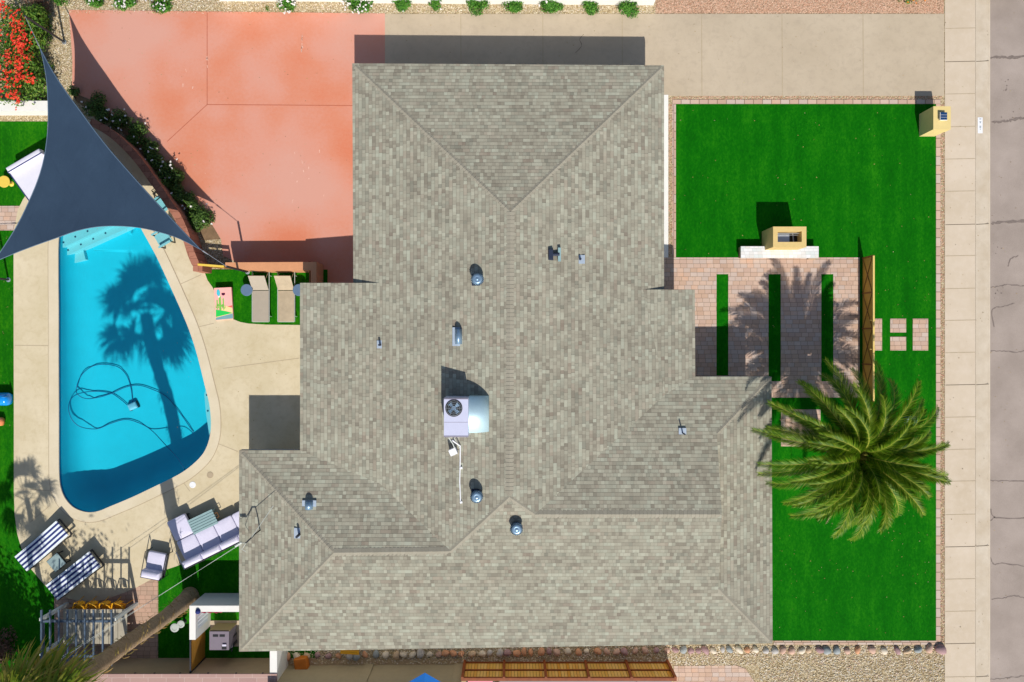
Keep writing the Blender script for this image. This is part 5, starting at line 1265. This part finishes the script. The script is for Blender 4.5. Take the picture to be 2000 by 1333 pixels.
# ------------------------------------------------------------------ stones
srng = random.Random(5)
cols = [('pale pink', (206, 170, 150)), ('light grey', (196, 190, 184)), ('tan', (208, 180, 148)), ('orange-pink', (214, 158, 120)), ('blue-grey', (158, 164, 164)), ('mauve', (172, 138, 138)), ('cream', (226, 212, 190))]
for nm, c in cols: M['stone_' + nm] = simple('river_stone_' + nm.replace(' ', '_').replace('-', '_'), A(*c), .85, .12, 5, .004)
xs = []; x = 562
while x < 1836:
    xs.append(x); x += srng.uniform(13, 22) if not (1640 < x < 1800) else srng.uniform(20, 30)
nst = len(xs)
def ordn(n): return '%d%s' % (n, 'th' if 10 <= n % 100 <= 20 else {1: 'st', 2: 'nd', 3: 'rd'}.get(n % 10, 'th'))
for i, x in enumerate(xs):
    t_ = max(0, min(1, (x - 560) / 700)); y = 1281 - 11 * t_ + srng.uniform(-1.6, 1.6) - (3 if x > 1810 else 0)
    if 668 < x < 702: y += 2
    big = 1.45 if (x == xs[-1]) else 1.0; s = srng.uniform(.15, .215) * big; nm, _c = srng.choice(cols)
    g = MB(); c = G(x, y, 0); rz = srng.uniform(0, 6.28); el = srng.uniform(.66, .98); vs = []; Nn, Mr = 10, 6
    ph = [srng.uniform(0, 6.28) for _ in range(3)]
    prof = [(0.9, -.1), (1.0, .25), (.93, .5), (.72, .75), (.4, .93), (.12, 1.0)]
    for r, z in prof:
        for k in range(Nn):
            a = 2 * math.pi * k / Nn; rr = s * r * (1 + .13 * math.sin(2 * a + ph[0]) + .08 * math.sin(3 * a + ph[1] + z)); v = Vector((rr * math.cos(a), rr * math.sin(a) * el, 0)); v.rotate(Matrix.Rotation(rz, 3, 'Z')); vs.append(c + v + Vector((0, 0, z * s * .95)))
    fs = [(r_ * Nn + k, r_ * Nn + (k + 1) % Nn, (r_ + 1) * Nn + (k + 1) % Nn, (r_ + 1) * Nn + k) for r_ in range(len(prof) - 1) for k in range(Nn)] + [tuple((len(prof) - 1) * Nn + k for k in range(Nn))]
    g.add(vs, fs)
    lab = '%s river stone, %s from the sidewalk end of the stone row' % (nm, ordn(nst - i))
    single(g, 'river_stone', M['stone_' + nm], lab, 'stone', 'river stones lined up south of the house', True)

# ------------------------------------------------------------------ plants
def leafball(g, c, rx, ry, rz, n, ls, up=.35, lumps=7, hollow=.35, rng=random):
    """leaves scattered through an uneven cluster of lumps"""
    L_ = [(Vector((rng.uniform(-.55, .55) * rx, rng.uniform(-.55, .55) * ry, rng.uniform(-.1, .55) * rz)), rng.uniform(.42, .72)) for _ in range(lumps)]
    for i in range(n):
        lc, lr = rng.choice(L_); d_ = Vector((rng.gauss(0, 1), rng.gauss(0, 1), rng.gauss(0, 1))).normalized(); rad = lr * rng.uniform(hollow, 1.0) ** .6
        p = c + lc + Vector((d_.x * rx * rad, d_.y * ry * rad, abs(d_.z) * rz * rad if d_.z > -.4 else d_.z * rz * rad * .5))
        if p.z < .03: p.z = rng.uniform(.03, .15)
        leaf(g, p, (d_ + Vector((0, 0, up))).normalized(), ls * rng.uniform(.6, 1.3), rng)
def leaf(g, p, nrm, s, rng=random, asp=.45):
    t = nrm.cross(Vector((rng.gauss(0, 1), rng.gauss(0, 1), rng.gauss(0, 1)))).normalized(); b_ = nrm.cross(t)
    b = len(g.v); g.v += [p - t * s, p + b_ * s * asp + nrm * s * .15, p + t * s, p - b_ * s * asp + nrm * s * .15]; g.f.append([b, b + 1, b + 2, b + 3]); g.mi.append(g.m)
def shrub(px, py, r, h, mat, lab, flowers=0, grp=None, n=None, ls=.05, fm='flower_white', ry=None, rng=None, name='shrub', cat='shrub'):
    rng = rng or random; c = G(px, py); t = thing(name, c, lab, cat, grp); rm = r / PM * 1.22; ry = (ry or r) / PM * 1.22
    g = MB(); leafball(g, c + Vector((0, 0, h * .25)), rm, ry, h * .75, n or int(520 * max(.6, rm * ry / .16)), ls, rng=rng); g.build('foliage', M[mat], t, recalc=False)
    g = MB()
    for k in range(5): a = k * 1.3; g.tube([c, c + Vector((math.cos(a) * rm * .5, math.sin(a) * ry * .5, h * .6))], .012, 4)
    g.build('stem', M['wood'], t)
    if flowers:
        g = MB()
        for k in range(flowers):
            a, q = rng.uniform(0, 6.28), rng.uniform(.1, 1.0) ** .5; p = c + Vector((math.cos(a) * rm * q, math.sin(a) * ry * q, h * (1.0 - .5 * q * q) + .03))
            for m_ in range(4): leaf(g, p + Vector((rng.uniform(-.03, .03), rng.uniform(-.03, .03), rng.uniform(0, .02))), Vector((rng.uniform(-.4, .4), rng.uniform(-.4, .4), 1)).normalized(), rng.uniform(.025, .045), rng, .8)
        g.build('flower', M[fm], t, recalc=False)
row = [(245, 6, 20, 14, 26, 'large white-flowered shrub in the gravel strip, nearest the red patio corner'), (318, 9, 24, 16, 34, 'white-flowered shrub spilling onto the red patio, second in the row'), (186, 4, 16, 14, 6, 'green shrub with few flowers beside the two white-flowered ones'),
       (562, 15, 16, 15, 30, 'small sparse white-flowered shrub alone in the gravel strip'), (700, 11, 27, 19, 46, 'broad white-flowered shrub near the red patio and concrete seam'), (785, 10, 18, 15, 9, 'round green shrub with a few white flowers just right of the concrete seam'),
       (855, 12, 15, 15, 4, 'narrow green shrub, second one along the concrete driveway'), (933, 14, 19, 15, 0, 'blue-green shrub, third along the concrete driveway'), (1006, 13, 20, 13, 0, 'flat wide green shrub at the middle of the driveway row'),
       (1075, 13, 20, 12, 3, 'flat green shrub left of the last two in the row'), (1151, 12, 19, 14, 0, 'bright green rounded shrub next to last in the row'), (1227, 19, 20, 20, 0, 'tall dark green shrub at the street end of the white wall')]
for i, (x, y, r, ry, fl_, lab) in enumerate(row):
    shrub(x, y, r, .45 if i != 11 else .6, 'leaf', lab, fl_, 'shrubs along the white wall and driveway', 1250 if r > 17 else 850, .055, ry=ry)
shrub(521, 17, 5, .12, 'leaf', 'tiny seedling between two shrubs in the gravel strip', 0, None, 60, .03, name='seedling', cat='plant')
shrub(1790, -9, 42, .6, 'leaf', 'wide green shrub with orange flowers at the sidewalk corner', 40, None, 1400, .05, 'flower_orange', 22)
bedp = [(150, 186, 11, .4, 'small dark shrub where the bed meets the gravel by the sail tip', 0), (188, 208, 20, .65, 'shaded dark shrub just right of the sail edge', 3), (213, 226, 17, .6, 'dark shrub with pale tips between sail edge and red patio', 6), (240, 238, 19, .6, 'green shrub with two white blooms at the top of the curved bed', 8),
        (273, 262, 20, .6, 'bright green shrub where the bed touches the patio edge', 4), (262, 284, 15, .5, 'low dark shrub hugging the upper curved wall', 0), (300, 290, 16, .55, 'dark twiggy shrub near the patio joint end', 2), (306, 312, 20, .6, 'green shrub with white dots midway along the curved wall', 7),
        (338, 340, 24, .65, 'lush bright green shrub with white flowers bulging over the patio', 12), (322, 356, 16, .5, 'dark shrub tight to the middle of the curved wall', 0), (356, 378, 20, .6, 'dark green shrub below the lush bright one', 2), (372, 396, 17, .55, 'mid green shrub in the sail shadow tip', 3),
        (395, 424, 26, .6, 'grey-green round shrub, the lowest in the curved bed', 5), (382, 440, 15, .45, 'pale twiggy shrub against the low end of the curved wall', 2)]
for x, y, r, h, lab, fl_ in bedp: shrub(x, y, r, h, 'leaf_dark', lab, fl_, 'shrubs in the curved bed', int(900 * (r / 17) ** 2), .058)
# red-flowered hedge
hg = thing('flowering_hedge', G(80, 125), 'big bougainvillea hedge covered in red and orange bracts at the top-left corner', 'hedge')
g = MB(); rng = random.Random(3)
for cx, cy, rx, ry in ((20, 150, 58, 50), (40, 90, 48, 50), (15, 40, 60, 48), (0, 100, 60, 70), (55, 140, 34, 44), (56, 30, 22, 30)): leafball(g, P(cx, cy, 1.3) - Vector((0, 0, .8)), rx / PM, ry / PM, 1.0, 1900, .065, lumps=10, rng=rng)
g.build('foliage', M['leaf_hedge'], hg, recalc=False)
g = MB()
for cx, cy, s, n_ in [(30, 35, 9, 60), (35, 55, 8, 70), (28, 75, 9, 60), (38, 95, 10, 110), (18, 110, 10, 90), (40, 85, 7, 60), (42, 125, 8, 70), (35, 148, 10, 120), (58, 155, 6, 40), (14, 170, 10, 60), (28, 188, 9, 70), (5, 20, 9, 40), (48, 70, 7, 40), (10, 140, 10, 50), (2, 8, 8, 40), (50, 110, 6, 40), (-20, 60, 20, 100), (-20, 150, 20, 100)]:
    for k in range(int(n_ * .55)):
        p = P(cx + rng.gauss(0, s * .7), cy + rng.gauss(0, s), 1.45); d2 = noise.noise(p) * .1; p.z = 1.42 + rng.uniform(-.25, .2) + d2
        for m_ in range(3): leaf(g, p + Vector((rng.uniform(-.04, .04),) * 2 + (0,)), Vector((rng.uniform(-.5, .5), rng.uniform(-.5, .5), 1)).normalized(), rng.uniform(.03, .055), rng, .8)
g.build('flower', M['flower_red'], hg, recalc=False)
g = MB()
for x, y in ((60, 150),): g.tube([G(x, y), G(x + 4, y - 4, 1.1)], .05, 6)
g.build('trunk', M['wood'], hg)
shrub(122, 0, 20, .8, 'leaf', 'feathery bright green shrub above the red patio corner', 0, None, 800, .05, ry=16)
shrub(84, 12, 22, .9, 'dry_brush', 'dark brown twiggy shrub beside the flowering hedge', 0, None, 900, .05, ry=24, name='dry_shrub')
shrub(96, 62, 11, .5, 'leaf_dark', 'olive shrub between the sail cable and the gravel', 0, None, 500, .045, ry=40)

def tree(px, py, hc, r, lab, n=2200, rz=.7):
    c = G(px, py); t = thing('leafy_tree', c, lab, 'tree', 'garden trees around the backyard')
    g = MB(); g.tube([c, c + Vector((.05, .05, hc * .5)), c + Vector((0, 0, hc))], .16, 8, .07)
    for k in range(6): a = k * 1.05; g.tube([c + Vector((0, 0, hc * .6)), c + Vector((math.cos(a) * r * .6, math.sin(a) * r * .6, hc + .2))], .06, 6, .02)
    g.build('trunk', M['trunk'], t)
    g = MB(); leafball(g, c + Vector((0, 0, hc - r * .35)), r, r, r * rz, n, .13, lumps=14, hollow=.1); g.build('crown', M['leaf_tree'], t, recalc=False)
tree(30, 1430, 6.2, 2.4, 'broad leafy tree beyond the lower left corner of the lawn', 5200)
tree(-70, 1340, 5.4, 2.3, 'leafy tree standing left of the backyard turf', 3000)
tree(-62, 1205, 5.2, 1.75, 'slim leafy tree left of the pool deck', 900)
tree(225, 1440, 8.2, 2.2, 'tall thin-crowned tree beyond the south wall', 620)
tree(150, 1445, 5.8, 2.3, 'leafy tree south of the dining pergola', 1500)
shrub(14, 1262, 34, .7, 'dry_brush', 'brown dried mounding bush in the dark lower-left lawn', 0, None, 1600, .06, name='dry_bush')

# feather palm in the front yard
def feather_frond(g, gr, c, az, el, L_, droop, bend, wmax, rng, n=46):
    """rachis curve plus leaflets; az, el start direction; droop pulls it down, bend turns it sideways"""
    p = Vector(c); pts = [p.copy()]; a, e = az, el; N = 14; st = L_ / N
    for i in range(N):
        d_ = Vector((math.cos(a) * math.cos(e), math.sin(a) * math.cos(e), math.sin(e))); p = p + d_ * st; pts.append(p.copy()); e -= droop / N * (0.5 + 1.2 * i / N); a += bend / N * (.4 + 1.4 * i / N)
    gr.tube(pts, .028, 4, .006, cap=False)
    for i in range(n):
        t = .12 + .88 * i / n; k = t * N; q = min(int(k), N - 1); f = k - q; o = pts[q].lerp(pts[q + 1], f); tg = (pts[q + 1] - pts[q]).normalized()
        sd = tg.cross(Vector((0, 0, 1)));
        if sd.length < .05: sd = Vector((-math.sin(a), math.cos(a), 0))
        sd.normalize(); upv = sd.cross(tg)
        ln = wmax * (math.sin(math.pi * min(1, t * .85 + .12)) ** .55) * rng.uniform(.85, 1.1)
        for s in (-1, 1):
            w_ = (sd * s * .7 + tg * (.62 + .55 * t) + upv * rng.uniform(.05, .42)).normalized(); tip = o + w_ * ln + Vector((0, 0, -.12 * ln)); mid_ = o + w_ * ln * .5
            wd = tg * .015; b = len(g.v); g.v += [o - wd, o + wd, mid_ + wd * 1.1 + upv * .005, tip, mid_ - wd * 1.1 + upv * .005]; g.f.append([b, b + 1, b + 2, b + 3, b + 4]); g.mi.append(g.m)
rng = random.Random(21)
pc_ = P(1674, 888, 3.9); pb = Vector((pc_.x, pc_.y, 0))
fpm = thing('date_palm', pb, 'large feather-leaved date palm arching over the front lawn', 'palm tree')
g = MB(); g.tube([pb + Vector((0, 0, z)) for z in (0, .5, 1.2, 2.0, 2.8, 3.4, 3.9)], lambda t: .34 - .04 * math.sin(t * 3) + .06 * t, 16); g.build('trunk', M['trunk'], fpm)
gl_, gr_, gd = MB(), MB(), MB(); NF = 66
for i in range(NF):
    u = i / NF; az = i * 2.39996 + rng.uniform(-.15, .15)
    el = R(82) - u * R(92) + rng.uniform(-.08, .08); dirv = Vector((math.cos(az), math.sin(az)))
    L_ = 2.98 + .9 * math.sin(min(1, u * 1.5) * math.pi / 2) + rng.uniform(-.55, .3)
    L_ *= 1.0 + .05 * (-dirv.x) + .04 * dirv.y
    dr_ = R(50) + R(45) * (1 - u) + rng.uniform(-.35, .4)
    # the wind pushes the fronds to the west
    bend = .62 * (1 if dirv.y > 0 else -1) * abs(dirv.y) * rng.uniform(.1, 1.5)
    feather_frond(gl_, gr_, pc_ + Vector((dirv.x * .12, dirv.y * .12, .1 * (1 - u))), az, el, L_, dr_, bend, .56, rng, 92)
gl_.build('frond', M['frond'], fpm, recalc=False); gr_.build('rachis', M['frond_rib'], fpm, recalc=False)
g, g2 = MB(), MB()
feather_frond(g, g2, pc_ - Vector((0, 0, .2)), R(-106), R(-5), 3.6, R(40), .25, .2, rng, 26); feather_frond(g, g2, pc_ - Vector((0, 0, .1)), R(26), R(12), 3.9, R(60), .3, .2, rng, 30)
feather_frond(g, g2, pc_ - Vector((0, 0, .25)), R(-150), R(-8), 3.1, R(45), -.3, .24, rng, 30); feather_frond(g, g2, pc_ - Vector((0, 0, .25)), R(-60), R(-12), 3.0, R(45), .3, .24, rng, 30); feather_frond(g, g2, pc_ - Vector((0, 0, .25)), R(150), R(-4), 3.2, R(40), .2, .22, rng, 30)
g.build('dry_frond', M['frond_dry'], fpm, recalc=False); g2.build('dry_rachis', M['frond_dry'], fpm, recalc=False)
# fan palms
def fan_leaf(g, gp_, c, az, el, pl, r, rng, nseg=20, droop=.25):
    d_ = Vector((math.cos(az) * math.cos(el), math.sin(az) * math.cos(el), math.sin(el))); h_ = c + d_ * pl; gp_.tube([c, c + d_ * pl * .5 + Vector((0, 0, .06)), h_], .02, 4, .012, cap=False)
    sd = Vector((-math.sin(az), math.cos(az), 0)); up = d_.cross(sd); nseg = int(nseg * 1.9)
    if up.z < 0: up = -up
    for k in range(nseg):
        a = (k / (nseg - 1) - .5) * 2 * R(100) + rng.uniform(-.03, .03); w = d_ * math.cos(a) + sd * math.sin(a); rr = r * (1 - .25 * abs(a) / 2.2) * rng.uniform(.78, 1.12)
        wd = (sd * math.cos(a) - d_ * math.sin(a)) * r * .034; dz = rng.uniform(-.02, .05); m1 = h_ + w * rr * .5 + up * (.03 + dz); m2 = h_ + w * rr * .8 + up * dz - Vector((0, 0, droop * .3)) + wd * rng.uniform(-1.5, 1.5)
        tip = h_ + w * rr * 1.02 - Vector((0, 0, droop * rng.uniform(.7, 1.6))) + wd * rng.uniform(-3, 3)
        b = len(g.v); g.v += [h_, m1 - wd, m1 + wd, m2 + wd * .5, m2 - wd * .5, tip]; g.f += [[b, b + 1, b + 2], [b + 1, b + 4, b + 3, b + 2], [b + 4, b + 5, b + 3]]; g.mi += [0, 0, 0]
def fan_palm(px, py, hc, rt, rad, lab, nl=34, dry=8, seed=1, lean=(0, 0), low=R(-35), extra=()):
    rng = random.Random(seed); b = G(px, py); t = thing('fan_palm', b, lab, 'palm tree', 'fan palms in the backyard')
    c = b + Vector((lean[0], lean[1], hc))
    g = MB(); N = int(hc / .28); g.tube([b.lerp(c, k / N) + Vector((.06 * math.sin(k * .31), .06 * math.cos(k * .27), 0)) * (1 if k else 0) for k in range(N + 1)], lambda u: rt * (1.25 - .35 * min(1, u * 5)) * (1 + .045 * math.sin(u * N * 1.9)), 18); tr = g.build('trunk', M['trunk'], t, True)
    g, g2 = MB(), MB()
    for i in range(nl):
        az = i * 2.39996; u = i / nl; el = R(75) + (low - R(75)) * u + rng.uniform(-.1, .1); fan_leaf(g, g2, c, az, el, rad * rng.uniform(.42, .58), rad * rng.uniform(.4, .52), rng, 26)
    for az, el, L_ in extra: fan_leaf(g, g2, c, az, el, L_ * .5, L_ * .5, rng, 30, .3)
    g.build('frond', M['fan'], t, recalc=False)
    if dry:
        for i in range(dry): az = i * 2.39996 * 1.3; fan_leaf(g2, g2, c - Vector((0, 0, .2)), az, R(-50) + rng.uniform(-.3, .2), rad * .35, rad * .5, rng)
    g2.mi = [0] * len(g2.f); g2.build('dry_frond', M['fan_dry'], t, recalc=False)
    # old leaf scars: loose fibres curling off the trunk
    g = MB()
    for i in range(int(hc * 16)):
        z = rng.uniform(.1, hc); a = rng.uniform(0, 6.28); rr = rt * (1.25 - .35 * min(1, z / hc * 5)) + .015; pts = []
        q = b.lerp(c, z / hc)
        for k in range(5): aa = a + k * .16; pts.append(Vector((q.x + math.cos(aa) * (rr + .03 * k), q.y + math.sin(aa) * (rr + .03 * k), z + .05 * math.sin(k))))
        g.tube(pts, .009, 3, cap=False)
    g.build('fibre', M['fan_dry'], tr, recalc=False)
fan_palm(376, 1163, 11.7, .34, 2.7, 'tall fan palm with a long bare trunk beside the white enclosure', 15, 5, 4, (-.35, 0), R(-35), ((R(30), -.35, 2.9), (R(52), -.5, 3.1), (R(78), -.4, 2.7)))
fan_palm(112, 1296, 7.6, .14, 1.75, 'slender fan palm hidden behind the spiky fronds at the lower left', 13, 3, 6)
for o in bpy.data.objects:
    if '_local' in o: del o['_local']
